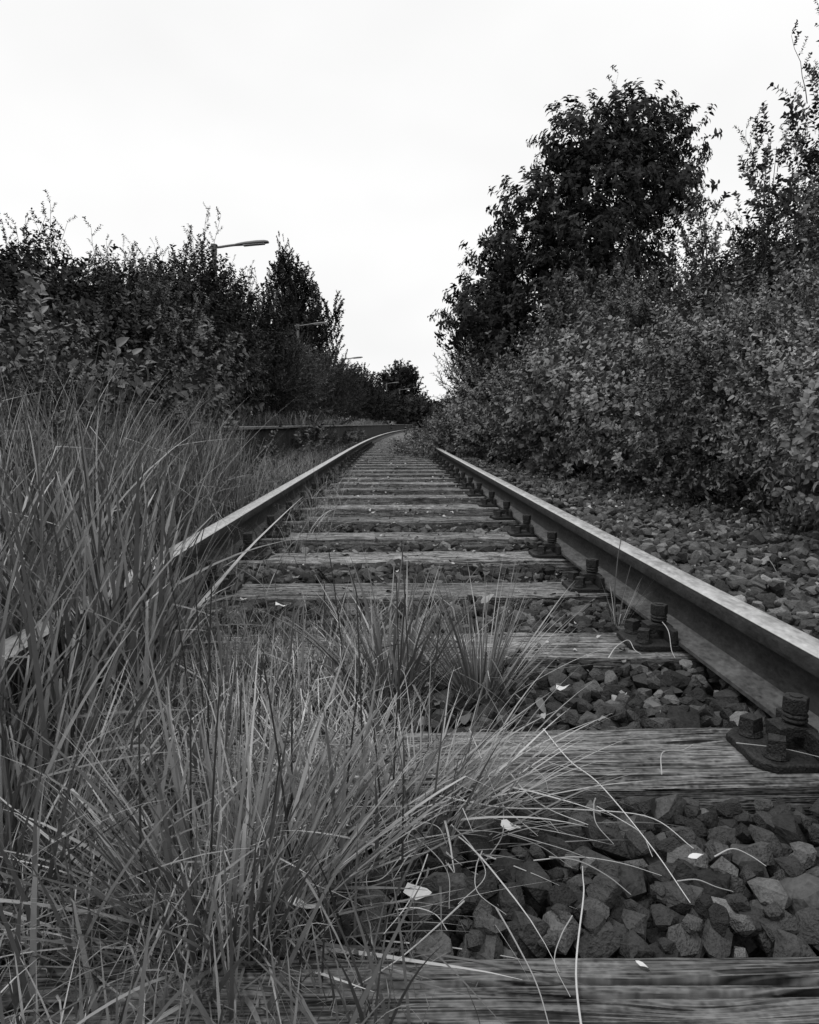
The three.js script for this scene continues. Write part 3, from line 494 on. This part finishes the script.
  // spruce at the left foot of the tree
  {
    const g = thing('spruce_tree', 'dark spruce with level boughs left of the tall tree', 'tree', [3.0, 0.1, -18.5]), r = rng(3101), b = new Buf(), list = [];
    b.tube([V(0, -0.2, 0), V(0.02, 2.5, 0), V(0, 5.0, 0)], 0.1, 0.02, 7, 1);
    for (let y = 0.5; y < 5.0; y += 0.17) { const L = 1.75 * (1 - y / 5.3); for (let k = 0; k < 5; k++) { const a = r() * 6.28, l = L * (0.75 + 0.4 * r()), d = V(Math.cos(a), 0.05, Math.sin(a)), e = V(0, y, 0).addScaledVector(d, l); e.y -= 0.18 * l; b.tube([V(0, y, 0), V(0, y - 0.02, 0).addScaledVector(d, l * 0.5), e], 0.014, 0.004, 4, 1, false);
      for (let t = 0.15; t <= 1.01; t += 0.11) { const p = V(0, y - 0.18 * l * t * t, 0).addScaledVector(d, l * t), sd = V(-d.z, 0, d.x); for (const s of t > 0.97 ? [0] : [-1, 1]) list.push({ p, dir: d.clone().addScaledVector(sd, s * 0.8).add(V(0, (r() - 0.5) * 0.3, 0)).normalize(), s: (1.15 - 0.55 * t) * (0.7 + 0.5 * r()), c: 0.028 * (0.7 + 0.6 * r()), roll: r() * 6.28 }); } } }
    part(g, 'trunk', b.geo(), M.bark); leafMesh(g, 'crown', S.spruce[0], list, M.leafDull);
  }
}
// --- left side, on the platform
{
  const P = PLAT_Y - 0.02;
  plant('bramble_shrub', 'near bramble with pale large leaves at the left edge above the grass', 'bush', [-2.75, P, -5.0], { seed: 4001, lobes: [[-0.4, 0.45, 0, 0.5, 0.4, 0.5], [0.1, 0.35, 0.2, 0.45, 0.3, 0.4], [-0.9, 0.6, -0.2, 0.5, 0.4, 0.5], [0.45, 0.2, 0.1, 0.35, 0.2, 0.35, 0.6], [-0.1, 0.65, -0.3, 0.4, 0.3, 0.4]], density: 30, tone: 0.12, sprig: 'shrub', shoots: 4, shootLen: 0.6, arch: 0.6, floor: P });
  const row = [
    [-4.9, -8.4, 2.4, 2.0, 2.0, 'dark leafy shrub at the left picture edge, its twigs against the sky'],
    [-4.0, -9.2, 2.0, 1.8, 1.8, 'dark shrub of loose twigs, second from the left edge'],
    [-3.9, -11.2, 2.2, 2.1, 2.0, 'dense dark shrub in the middle of the left thicket'],
    [-3.35, -11.6, 1.8, 2.6, 1.8, 'tall dark shrub just left of the nearest lamp'],
    [-3.15, -13.6, 1.7, 2.65, 1.8, 'shrub around the mast of the nearest lamp'],
    [-3.05, -9.3, 1.7, 1.25, 1.4, 'lower shrub in front of the left thicket above the pale grass'],
    [-2.75, -12.0, 1.3, 1.3, 1.4, 'low shrub hanging over the platform edge'],
  ];
  row.forEach(([x, z, w, h, dp, label], i) => plant('thicket_shrub', label, 'shrub', [x, P, z], { seed: 4100 + i * 13, lobes: bushLobes(1100 + i, w, h, dp, 9, 0.9), density: 34, tone: i >= 5 ? 0.075 : 0.05, sprig: i === 6 ? 'fineLeaf' : 'shrub', dull: i < 5, shoots: 4.5, shootLen: 0.75, rise: 0.6, limb: 0.03, group: 'shrubs of the thicket on the left platform' }));
  const wl = [[-3.0, -16.2, 2.1, 1.75, 0.085, 'soft fine-leaved willow shrub right of the nearest lamp'], [-2.75, -19.0, 1.9, 1.8, 0.08, 'fine-leaved shrub in front of the pointed tree, over the platform edge'], [-2.5, -23.5, 2.0, 2.0, 0.055, 'dark rounded shrub at the foot of the pointed tree']];
  wl.forEach(([x, z, w, h, tone, label], i) => plant('willow_shrub', label, 'shrub', [x, P, z], { seed: 4300 + i * 13, lobes: bushLobes(1200 + i, w, h, 2.2, 9, 0.85), density: 30, tone, sprig: 'willow', dull: true, shoots: 3, shootLen: 0.6, rise: 0.7, group: 'willow shrubs beside the platform' }));
  // pointed tree with upright shoots
  { const r = rng(4401), L = [[0, 1.3, 0, 1.7, 1.2, 1.4]];
    for (const [y, hw, n] of [[1.8, 1.7, 7], [2.8, 1.55, 8], [3.8, 1.3, 8], [4.7, 0.95, 6], [5.5, 0.5, 4]]) for (let k = 0; k < n; k++) L.push([-0.15 + hw * 2 * ((k + 0.5) / n - 0.5) + 0.25 * (r() - 0.5), y + 0.7 * (r() - 0.5), (r() - 0.5) * hw * 1.6, 0.36, 0.75, 0.36]);
    L.push([-0.6, 6.1, 0, 0.22, 0.6, 0.25], [1.5, 4.3, 0, 0.25, 0.7, 0.3]);
    plant('poplar_tree', 'dark pointed tree with upright shoots between the first two lamps', 'tree', [-3.95, P, -30], { seed: 4402, trunk: [0, 5.5, 0, 0.12], limb: 0.03, lobes: L, density: 15, tone: 0.036, sprig: 'poplar', dull: true, rise: 1.4, outward: 0.4, shoots: 2.2, shootLen: 0.9, shootStep: 0.25, shootOut: 0.2 }); }
  const mids = [[-3.2, -37, 2.6, 3.0, 'dark shrub right of the pointed tree, below the third lamp'], [-2.5, -44, 2.8, 3.1, 'dark shrub behind the third lamp, before the round far tree'], [-1.5, -50, 2.4, 2.6, 'low dark shrub at the platform edge before the far trees']];
  mids.forEach(([x, z, w, h, label], i) => plant('trackside_shrub', label, 'shrub', [x, P, z], { seed: 4500 + i * 13, lobes: bushLobes(1300 + i, w, h, 2.6, 10, 0.85), density: 8, tone: 0.035, sprig: 'poplar', dull: true, shoots: 2, shootLen: 0.7, shootStep: 0.25, rise: 0.8, group: 'far shrubs on the left' }));
  plant('round_tree', 'round far tree on the left of the bend with a lamp before it', 'tree', [0.9, 0.3, -92], { seed: 4601, trunk: [0, 5, 0, 0.16], limb: 0.06, lobes: [[0, 6.0, 0, 1.9, 1.5, 1.8], [-1.2, 5.0, 0, 1.4, 1.4, 1.4], [1.3, 5.2, 0, 1.3, 1.3, 1.4], [0, 4.2, 0, 2.1, 1.4, 1.8], [0.9, 6.8, 0, 0.9, 0.7, 0.9], [-0.6, 2.6, 0, 1.8, 1.4, 1.6]], density: 5, tone: 0.03, sprig: 'far', dull: true, shoots: 0.6, shootLen: 0.9, shootStep: 0.4 });
  const farRow = [[-1.2, -66, 3.2, 3.0, 'far dark bush left of the bend'], [1.5, -78, 4.0, 3.0, 'far dark bush under the round tree'], [5.2, -112, 8, 4.6, 'far rounded copse tree where the rails vanish'], [10.5, -128, 9, 4.4, 'far copse tree right of where the rails vanish'], [1.0, -125, 9, 4.5, 'far copse tree behind the round tree'], [16, -140, 10, 5, 'farthest copse tree low on the skyline behind the bank']];
  farRow.forEach(([x, z, w, h, label], i) => plant('far_tree', label, 'tree', [x, 0.1, z], { seed: 4700 + i * 13, trunk: [0, h * 0.5, 0, 0.12], lobes: bushLobes(1400 + i, w, h, 4, 12, 0.8), density: 3.6, tone: 0.036, sprig: 'far', dull: true, floor: 0, group: 'far trees along the skyline' }));
}
[[3.5, 0.5, 'first bramble trailing over the near platform edge, from the left'], [4.5, 0.55, 'middle bramble trailing over the near platform edge'], [5.7, 0.4, 'last bramble on the platform edge before the bare coping']].forEach(([d, w, label], i) => plant('trailing_bramble', label, 'bramble', [-1.72 + CX, PLAT_Y - 0.02, -d], { seed: 4850 + i, lobes: [[0, 0.1, 0, 0.22, 0.14, w], [0.12, -0.08, 0.1, 0.14, 0.2, w * 0.7], [-0.25, 0.14, -0.1, 0.3, 0.18, w * 0.8]], density: 42, tone: 0.075, sprig: i % 2 ? 'bramble' : 'fineLeaf', shoots: 6, shootLen: 0.4, arch: 0.6, group: 'brambles trailing over the platform edge' }));
{ // weeds and low brambles rooted at the foot of the platform wall
  const r = rng(4801), says = ['nearest', 'second', 'third', 'fourth', 'fifth', 'sixth', 'seventh', 'eighth', 'ninth'];
  [5.9, 8.4, 11.5, 15.5, 22].forEach((d, i) => { const q = onTrack(d, -1.42 + 0.2 * (r() - 0.5), -0.05), h = 0.2 + 0.2 * r(), w = 0.24 + 0.014 * d; plant('wall_weed', `${says[i]} leafy weed against the dark platform wall, counted from the grass`, 'weed', [q.x, q.y, q.z], { seed: 4810 + i, lobes: [[0, h * 0.5, 0, w * 0.6, h * 0.5, w], [0.1, h * 0.3, w, w * 0.6, h * 0.3, w * 0.7], [-0.05, h * 0.8, -0.2, w * 0.4, h * 0.4, w * 0.6]], density: 46, tone: 0.085, sprig: i % 2 ? 'fineLeaf' : 'bramble', shoots: 5, shootLen: 0.3, arch: 0.5, floor: -0.05, group: 'weeds along the platform wall' }); });
}
console.log('sprigs', leafTotal);

// ---------------------------------------------------------------- lamps on the platform
{
  const ord = ['nearest and largest', 'second', 'third', 'fourth', 'fifth', 'farthest'];
  const mastG = (() => { const g = new THREE.CylinderGeometry(0.045, 0.075, 4.05, 14); g.translate(0, 2.025, 0); const c = new THREE.CylinderGeometry(0.062, 0.062, 0.22, 14); c.translate(0, 3.98, 0); return mergeGeometries([g, c]); })();
  const armG = new THREE.TubeGeometry(new THREE.CatmullRomCurve3([V(-0.12, 4.02, 0), V(0.1, 4.03, 0), V(0.3, 4.06, 0), V(0.56, 4.09, 0)]), 12, 0.026, 8);
  const headG = (() => { // long flat shade, tapered to its root
    const pts = [], st = [[0, 0.035, 0.03], [0.08, 0.06, 0.04], [0.22, 0.085, 0.052], [0.45, 0.10, 0.058], [0.62, 0.095, 0.052], [0.70, 0.07, 0.035], [0.72, 0.03, 0.015]], b = new Buf(), k = 12; const rings = [];
    for (const [x, w, h] of st) { const ring = []; for (let q = 0; q < k; q++) { const a = q / k * 6.2832, cy = Math.sin(a); ring.push(b.v(x, (cy > 0 ? cy * h : cy * 0.022), Math.cos(a) * w, 1)); } rings.push(ring); }
    for (let s = 0; s + 1 < rings.length; s++) for (let q = 0; q < k; q++) { const q2 = (q + 1) % k; b.t(rings[s][q], rings[s + 1][q], rings[s][q2]); b.t(rings[s][q2], rings[s + 1][q], rings[s + 1][q2]); }
    for (const e of [0, rings.length - 1]) for (let q = 1; q + 1 < k; q++) b.t(rings[e][0], rings[e][q], rings[e][q + 1]);
    return b.geo(); })();
  const lensG = new RoundedBoxGeometry(0.46, 0.03, 0.13, 2, 0.012);
  const spots = [[-3.78, -15.6], [-3.6, -27.6], [-2.85, -41.5], [-1.6, -54], [-0.5, -66], [0.85, -78]];
  let proto = null;
  spots.forEach(([x, z], i) => {
    const label = `${ord[i]} of the platform lamps, ${i ? 'thin' : 'dark'} mast with a flat arm-mounted head`;
    if (!proto) {
      proto = thing('platform_lamp', label, 'lamp', [x, PLAT_Y - 0.26, z], 0, 'lamps along the platform');
      part(proto, 'mast', mastG, M.paint); part(proto, 'arm', armG, M.paint);
      const h = part(proto, 'lamp_head', headG, M.paint); h.position.set(0.45, 4.075, 0); h.rotation.z = 0.09;
      const l = part(h, 'lens', lensG, M.lens); l.position.set(0.4, -0.022, 0);
    } else copyOf(proto, [x, PLAT_Y - 0.26, z], -heading(-z) + 0.02, label);
  });
}
// ---------------------------------------------------------------- grass
function stuff(name, geo, mat, label) { const m = part(scene, numbered(name), geo, mat); m.userData = { kind: 'stuff', label, category: 'grass' }; return m; }
{
  const r = rng(9001);
  const put = (b, x, d, o) => { // one blade
    const patch = 0.55 + 0.9 * clamp(0.5 + 1.3 * n3(x * 2.3 + 4, d * 1.7, 6)); const az = o.az !== undefined ? o.az + (r() - 0.5) * (o.azs ?? 6.28) : r() * 6.28;
    b.blade([x, o.y ?? gy(x - CX, d), -d], az, o.len * (0.55 + 0.75 * r()) * (0.75 + 0.25 * patch), o.wid * (0.6 + 0.8 * r()), o.lean * r() * 1.2, o.bend * (0.3 + r()), o.seg ?? 7, o.tone * patch * (0.35 + 0.7 * r() + 0.7 * r() * r()), r, r() < (o.kink ?? 0) ? 0.8 + r() : 0);
  };
  const clumps = (n, x0, x1, d0, d1, keep, fn) => { for (let i = 0; i < n; i++) { const x = lerp(x0, x1, r()), d = lerp(d0, d1, r()); if (keep && r() > keep(x, d)) continue; fn(x, d); } };
  // matted fine dry grass on the humus left of the near track
  const mat = new Buf();
  clumps(4300, -1.35, 0.2, 0.42, 2.3, (x, d) => mound(x, d) * (x < -0.62 ? 0.8 : 1), (x, d) => { const n = 5 + Math.floor(r() * 6), az = r() * 6.28, dry = r() < 0.58; for (let k = 0; k < n; k++) put(mat, x + (r() - 0.5) * 0.05, d + (r() - 0.5) * 0.05, { len: 0.14, wid: 0.0026, lean: 1.15, bend: 0.9, tone: dry ? 0.38 : 0.13, az, azs: 3.4, kink: 0.45, seg: 6 }); });
  stuff('matted_grass', mat.geo(), M.grass, 'mat of fine bent dry grass covering the left side of the near track');
  // taller green blades standing in it
  const mid = new Buf();
  clumps(330, -1.2, 0.12, 0.5, 2.1, (x, d) => mound(x, d) * (1 - 0.6 * smooth(1.2, 1.7, d) * smooth(-0.7, -0.4, x)), (x, d) => { const n = 2 + Math.floor(r() * 4), az = r() * 6.28; for (let k = 0; k < n; k++) put(mid, x + (r() - 0.5) * 0.03, d + (r() - 0.5) * 0.03, { len: 0.24, wid: 0.0055, lean: 0.5, bend: 0.5, tone: 0.18, az, azs: 3.5, kink: 0.15, seg: 9 }); });
  stuff('meadow_grass', mid.geo(), M.grass, 'loose green grass blades standing in the mat left of the sleepers');
  // tall broad grass of the left verge
  const tall = new Buf();
  clumps(560, -1.62, -1.0, 2.2, 5.0, null, (x, d) => { const az = r() * 6.28; for (let k = 0; k < 5; k++) put(tall, x + (r() - 0.5) * 0.05, d + (r() - 0.5) * 0.05, { len: 0.58, wid: 0.0065, lean: 0.4, bend: 0.6, tone: 0.17, az, azs: 4, kink: 0.25, seg: 9 }); });
  clumps(620, -1.62, -0.5, 0.95, 4.6, (x, d) => smooth(-0.42, -0.7, x) * (x > -0.86 && d > 2.0 ? 0.0 : 1), (x, d) => { const n = 3 + Math.floor(r() * 4), az = r() * 6.28; for (let k = 0; k < n; k++) put(tall, x + (r() - 0.5) * 0.04, d + (r() - 0.5) * 0.04, { len: 0.6, wid: 0.0075, lean: 0.38, bend: 0.6, tone: 0.175, az, azs: 4, kink: 0.25, seg: 10 }); });
  clumps(560, -1.6, -0.86, 4.2, 13, null, (x, d) => { const n = 3 + Math.floor(r() * 4), az = r() * 6.28; for (let k = 0; k < n; k++) put(tall, x + (r() - 0.5) * 0.05, d + (r() - 0.5) * 0.05, { len: 0.3, wid: 0.005, lean: 0.7, bend: 1.0, tone: 0.15, az, azs: 3.5, kink: 0.15, seg: 6 }); });
  clumps(110, -0.9, -0.5, 0.9, 1.9, null, (x, d) => { const az = r() * 6.28; for (let k = 0; k < 5; k++) put(tall, x + (r() - 0.5) * 0.04, d + (r() - 0.5) * 0.04, { len: 0.36, wid: 0.006, lean: 0.55, bend: 0.6, tone: 0.2, az, azs: 4, kink: 0.3, seg: 9 }); });
  clumps(330, -1.6, -1.25, 2.3, 5.3, (x, d) => 0.4 + 0.6 * smooth(-0.3, 0.2, n3(x * 2, d * 1.5, 3)), (x, d) => { const az = r() * 6.28; for (let k = 0; k < 5; k++) put(tall, x + (r() - 0.5) * 0.06, d + (r() - 0.5) * 0.06, { len: 0.74, wid: 0.0052, lean: 0.42, bend: 0.7, tone: r() < 0.4 ? 0.28 : 0.15, az, azs: 4.5, kink: 0.35, seg: 10 }); });
  stuff('tall_verge_grass', tall.geo(), M.grass, 'tall broad-bladed grass between the left rail and the platform');
  // underlay of dead stalks on the verge
  const dead = new Buf();
  clumps(3600, -1.62, -0.72, 1.0, 14, null, (x, d) => { for (let k = 0; k < 4; k++) put(dead, x + (r() - 0.5) * 0.06, d + (r() - 0.5) * 0.06, { len: 0.28, wid: 0.003, lean: 1.2, bend: 0.9, tone: 0.28, kink: 0.5, seg: 5 }); });
  stuff('dead_verge_grass', dead.geo(), M.grass, 'tangle of dead pale grass at the foot of the platform');
  // platform grass
  const plat = new Buf();
  clumps(3000, -6.2, -1.9, 2.2, 14, (x, d) => smooth(-0.35, 0.25, n3(x * 1.6, d * 1.1, 9)) * (1 - 0.5 * smooth(-3, -5, x)), (x, d) => { const n = 4 + Math.floor(r() * 4), az = r() * 6.28, y = PLAT_Y - 0.03; for (let k = 0; k < n; k++) put(plat, x + (r() - 0.5) * 0.06, d + (r() - 0.5) * 0.06, { y, len: 0.3, wid: 0.005, lean: 0.45, bend: 0.9, tone: r() < 0.4 ? 0.22 : 0.13, az, azs: 3.5, kink: 0.15, seg: 6 }); });
  clumps(420, -2.3, -1.68, 2.4, 6.4, null, (x, d) => { const az = r() * 6.28; for (let k = 0; k < 5; k++) put(plat, x + (r() - 0.5) * 0.05, d + (r() - 0.5) * 0.05, { y: PLAT_Y - 0.03, len: 0.34, wid: 0.0045, lean: 0.8, bend: 1.1, tone: r() < 0.5 ? 0.26 : 0.15, az, azs: 3.5, kink: 0.25, seg: 7 }); });
  clumps(2400, -5, -1.95, 14, 60, null, (x, d) => { const q = onTrack(d, x, 0); for (let k = 0; k < 5; k++) put(plat, q.x + (r() - 0.5) * 0.2, -q.z + (r() - 0.5) * 0.2, { y: PLAT_Y - 0.03, len: 0.34, wid: 0.012, lean: 0.5, bend: 0.9, tone: 0.22, seg: 4 }); });
  stuff('platform_grass', plat.geo(), M.grass, 'pale dry grass growing on the platform top');
  // stragglers: along the rails, between sleepers and on the right shoulder
  const str = new Buf();
  clumps(520, -0.68, -0.2, 2.0, 8, (x, d) => smooth(-0.3, -0.6, x), (x, d) => { const n = 2 + Math.floor(r() * 4), az = r() * 6.28; for (let k = 0; k < n; k++) put(str, x + (r() - 0.5) * 0.04, d + (r() - 0.5) * 0.04, { y: -0.06, len: 0.24, wid: 0.003, lean: 0.9, bend: 1.6, tone: 0.17, az, azs: 3, kink: 0.2, seg: 6 }); });
  clumps(90, 0.95, 2.2, 2.2, 9, null, (x, d) => { for (let k = 0; k < 3; k++) put(str, x, d, { y: -0.05, len: 0.16, wid: 0.003, lean: 0.9, bend: 1.2, tone: 0.16, seg: 5 }); });
  stuff('straggling_grass', str.geo(), M.grass, 'thin straggling grass along the rails');
}
// single tufts and stalks that stand apart
{
  const tuft = (name, label, x, d, y, n, o, seed) => { const r = rng(seed), b = new Buf(); for (let i = 0; i < n; i++) { const a = r() * 6.28, q = Math.sqrt(r()) * o.rad; b.blade([Math.cos(a) * q, 0, Math.sin(a) * q], o.az !== undefined && r() < o.bias ? o.az + (r() - 0.5) * 1.4 : a + (r() - 0.5) * 1.2, o.len * (0.45 + 0.8 * r()), o.wid * (0.6 + 0.8 * r()), o.lean * (0.15 + r()), o.bend * (0.2 + 1.1 * r()), 10, (r() < o.dry ? 0.33 : 0.145) * (0.4 + 0.7 * r() + 0.6 * r() * r()), r, r() < 0.2 ? 0.5 + r() : 0); } const m = single(name, b.geo(), M.grass, label, 'grass tuft'); m.position.set(x, y, -d); return m; };
  tuft('grass_tussock', 'large spreading grass tussock at the lower left, blades arching outward', -0.2, 0.80, -0.05, 520, { rad: 0.085, len: 0.31, wid: 0.0040, lean: 1.3, bend: 0.45, dry: 0.4 }, 9101);
  tuft('grass_tussock', 'tussock in the bottom left corner with long arching blades', -0.52, 0.86, -0.05, 300, { rad: 0.1, len: 0.34, wid: 0.0042, lean: 1.25, bend: 0.5, dry: 0.4 }, 9102);
  tuft('grass_tuft', 'small tuft of thin upright grass in front of the third sleeper', 0.19, 1.46, -0.04, 230, { rad: 0.035, len: 0.30, wid: 0.0032, lean: 0.75, bend: 0.45, dry: 0.3 }, 9103);
  tuft('grass_tuft', 'tuft between the sleepers just left of the small upright tuft', 0.0, 1.5, -0.045, 170, { rad: 0.06, len: 0.30, wid: 0.005, lean: 0.6, bend: 0.6, dry: 0.2 }, 9104);
  tuft('grass_tussock', 'bleached tussock whose blades fall across the ballast to the right', 0.05, 1.0, -0.05, 340, { rad: 0.08, len: 0.28, wid: 0.003, lean: 1.3, bend: 0.5, dry: 0.7, az: 0.1, bias: 0.45 }, 9105);
  tuft('reed_clump', 'clump of tall broad blades rising highest at the left over the rail', -0.62, 1.55, -0.05, 95, { rad: 0.1, len: 0.56, wid: 0.0105, lean: 0.4, bend: 0.6, dry: 0.35 }, 9106);
  tuft('reed_clump', 'clump of tall blades at the left picture edge', -0.98, 1.55, -0.05, 100, { rad: 0.14, len: 0.6, wid: 0.0105, lean: 0.42, bend: 0.8, dry: 0.35 }, 9107);
  tuft('grass_tuft', 'wisp of grass beside the right rail bolts', 0.66, 1.98, -0.02, 22, { rad: 0.015, len: 0.14, wid: 0.0022, lean: 0.5, bend: 0.3, dry: 0.4 }, 9108);
  // dark upright seed stalks in the foreground
  const r = rng(9201);
  for (let i = 0; i < 26; i++) {
    const x = lerp(-0.6, 0.06, r()), d = lerp(0.78, 1.5, r()), h = 0.2 + 0.2 * r(), b = new Buf(), a = r() * 6.28, ln = 0.03 + 0.14 * r() * r(), pts = [];
    for (let k = 0; k <= 6; k++) { const t = k / 6; pts.push(V(Math.cos(a) * ln * h * t * (0.6 + 0.6 * t), h * t, Math.sin(a) * ln * h * t * (0.6 + 0.6 * t))); }
    b.tube(pts, 0.0021, 0.001, 5, 0.045);
    const m = single('seed_stalk', b.geo(), M.straw, 'thin dark upright stalk standing in the foreground grass', 'stalk', 'dark stalks in the foreground grass'); m.position.set(x, -0.05, -d);
  }
  // tall stalk beside the right rail
  { const b = new Buf(); b.tube([V(0, 0, 0), V(-0.005, 0.1, 0), V(0.0, 0.2, 0.004), V(0.016, 0.3, 0), V(0.035, 0.4, 0)], 0.002, 0.0009, 5, 0.12); b.tube([V(0.01, 0, 0), V(0.02, 0.08, 0), V(0.04, 0.17, 0)], 0.0016, 0.0008, 4, 0.14); const m = single('seed_stalk', b.geo(), M.straw, 'tall bare stalk rising beside the right rail, against the bank', 'stalk'); m.position.set(0.665, -0.01, -2.02); }
}
// ---------------------------------------------------------------- straws, twigs and fallen leaves on the ballast
{
  const lift = 0.03;   // the tops of the stones
  const straw = (pts, rad, tone, label, group) => { const b = new Buf(), c = new THREE.CatmullRomCurve3(pts.map((p) => V(p[0], p[1] < 0.003 ? p[1] + lift : p[1], p[2]))); b.tube(c.getPoints(pts.length * 5), rad, rad * 0.45, 5, tone); return single('dry_straw', b.geo(), M.straw, label, 'straw', group); };
  straw([[0.283, 0.006, -1.25], [0.30, 0.008, -1.12], [0.315, 0.0, -1.0], [0.345, -0.015, -0.86], [0.353, -0.02, -0.76]], 0.0013, 0.6, 'long pale straw slanting from the second sleeper down across the stones');
  straw([[0.172, 0.012, -0.56], [0.19, 0.009, -0.66], [0.225, -0.005, -0.76], [0.235, -0.012, -0.80], [0.24, -0.012, -0.82]], 0.0013, 0.5, 'short thick pale straw standing over the bottom sleeper');
  straw([[0.07, -0.01, -0.99], [0.16, -0.012, -0.96], [0.27, -0.014, -0.955], [0.37, -0.014, -0.93], [0.40, -0.016, -0.86]], 0.0014, 0.5, 'pale straw lying level across the stones with a bent end');
  straw([[0.138, 0.0, -1.20], [0.15, -0.01, -1.08], [0.16, -0.015, -0.98], [0.20, -0.02, -0.9]], 0.0012, 0.45, 'pale straw beside the tussock, pointing at the viewer');
  straw([[0.43, -0.012, -1.05], [0.45, 0.0, -1.1], [0.50, 0.014, -1.14], [0.53, 0.016, -1.16]], 0.0012, 0.35, 'thin curved straw leaning on the second sleeper');
  straw([[0.52, -0.015, -1.62], [0.56, -0.005, -1.68], [0.60, 0.0, -1.71], [0.605, -0.015, -1.68], [0.615, -0.02, -1.66]], 0.0014, 0.5, 'bent straw like a hook among the stones behind the second sleeper');
  straw([[0.70, 0.07, -1.78], [0.71, 0.05, -1.74], [0.69, 0.02, -1.66], [0.675, -0.01, -1.6]], 0.0013, 0.5, 'pale curl of straw hanging from the nearest complete bolt');
  straw([[0.60, 0.022, -1.15], [0.66, 0.03, -1.11], [0.72, 0.025, -1.08], [0.76, 0.02, -1.06]], 0.0011, 0.3, 'thin twig lying on the nearest iron plate');
  { const g = new RoundedBoxGeometry(0.36, 0.018, 0.05, 2, 0.006), p = g.attributes.position; for (let i = 0; i < p.count; i++) { const x = p.getX(i); p.setZ(i, p.getZ(i) * (1 - 0.5 * Math.max(0, x / 0.18)) + 0.008 * Math.sin(x * 21)); } g.computeVertexNormals(); const m = single('wood_splinter', g, M.wood, 'pale broken sliver of wood between the fifth and sixth sleepers', 'wood'); m.position.set(0.53, -0.02, -3.37); m.rotation.y = 0.06; }
  const r = rng(9301);
  for (let i = 0; i < 46; i++) { const x = lerp(0.0, 0.5, r() * r()), d = lerp(0.74, 1.2, r()), a = r() * 6.28 * 0.5 - 0.6, l = 0.06 + 0.13 * r(), y = -0.02 + 0.012 * r(), dx = Math.cos(a), dz = Math.sin(a); const cv = (r() - 0.5) * 0.5 * l; straw([[x, y, -d], [x + dx * l * 0.35 - dz * cv * 0.7, y + 0.012 * r(), -d + dz * l * 0.35 + dx * cv * 0.7], [x + dx * l * 0.7 - dz * cv, y + 0.008 * r(), -d + dz * l * 0.7 + dx * cv], [x + dx * l, y + 0.004 * (r() - 0.5), -d + dz * l]], 0.0008 + 0.0005 * r(), 0.22 + 0.3 * r(), 'thin straw among the many on the foreground stones right of the grass', 'straws on the foreground ballast'); }
  const leafG = (seed) => { const q = rng(seed), b = new Buf(), n = 10, c = b.v(0, 0.003, 0, 1); const ring = []; for (let i = 0; i < n; i++) { const a = i / n * 6.2832, rr = (0.5 + 0.12 * q()) * (0.75 + 0.25 * Math.abs(Math.cos(a))); ring.push(b.v(Math.cos(a) * rr, 0.1 * Math.sin(2 * a) + 0.16 * (q() - 0.3), Math.sin(a) * rr * 0.6, 1)); } ring.forEach((v, i) => b.t(c, ring[(i + 1) % n], v)); return b.geo(); };
  const lg = [1, 2, 3, 4].map(leafG), pale = phys({ color: grey(0.62), roughness: 0.7 }), dim = phys({ color: grey(0.25), roughness: 0.7 });
  const leaves = [
    [-0.343, -0.015, -2.143, 0.05, 1, 'white crumpled leaf at the left between the third and fourth sleepers'], [0.371, -0.02, -1.455, 0.035, 1, 'pale folded leaf on the stones behind the second sleeper'], [0.166, -0.016, -0.922, 0.03, 1, 'upturned pale leaf on the stones beside the tussock'],
    [0.40, -0.018, -0.85, 0.02, 1, 'tiny fan-shaped pale leaf among the foreground stones'], [0.03, -0.02, -0.79, 0.035, 1, 'pale leaf tucked under the grass near the bottom sleeper'], [0.62, -0.018, -1.74, 0.018, 1, 'small white blossom-like scrap near the third sleeper'], [0.31, -0.016, -2.22, 0.05, 0, 'dull curled leaf on the stones past the third sleeper'], [0.265, 0.004, -0.672, 0.014, 1, 'white chip lying on the bottom sleeper'],
    [-0.1, -0.012, -0.76, 0.05, 1, 'pale torn leaf under the large tussock'],
  ];
  leaves.forEach(([x, y, z, s, p, label], i) => { const m = single('fallen_leaf', lg[i % 4], p ? pale : dim, label, 'leaf'); m.position.set(x, y < 0 ? y + 0.028 : y, z); m.scale.setScalar(s); m.rotation.set((r() - 0.5) * 0.9, r() * 6.28, (r() - 0.5) * 0.9); });
  // fine litter of leaf scraps farther along the track and on the shoulder
  const N = 2600, list = lg.slice(0, 2).map((g) => { const im = new THREE.InstancedMesh(g, phys({ color: grey(1), roughness: 0.8, specularIntensity: 0.4 }), N / 2); im.castShadow = im.receiveShadow = true; return im; }), mt = new THREE.Matrix4(), qt = new THREE.Quaternion(), eu = new THREE.Euler();
  const litter = new THREE.Group(); litter.name = 'leaf_litter'; litter.userData = { kind: 'stuff', label: 'scraps of fallen leaves scattered over the ballast', category: 'litter' }; scene.add(litter);
  for (let i = 0; i < N; i++) { const d = 1.3 + 24 * r() ** 1.6, lat = r() < 0.62 ? lerp(-0.64, 0.64, r()) : lerp(0.9, 2.3, r()); const p = onTrack(d, lat, lat > 0.8 ? 0.02 + 0.03 * r() : -0.015 + 0.02 * r()); for (const far of slFar) if (d > far - SL_W && d < far && Math.abs(lat) < 1.25) p.y = 0.004; eu.set((r() - 0.5) * 0.9, r() * 6.28, (r() - 0.5) * 0.9); const s = 0.012 + 0.03 * r() * r() + d * 0.0008; mt.compose(p, qt.setFromEuler(eu), V(s, s, s)); list[i % 2].setMatrixAt(i >> 1, mt); list[i % 2].setColorAt(i >> 1, grey(r() < 0.1 ? 0.4 : 0.05 + 0.14 * r())); }
  list.forEach((im) => { im.name = 'leaf_scraps'; litter.add(im); });
}
renderer.render(scene, camera);
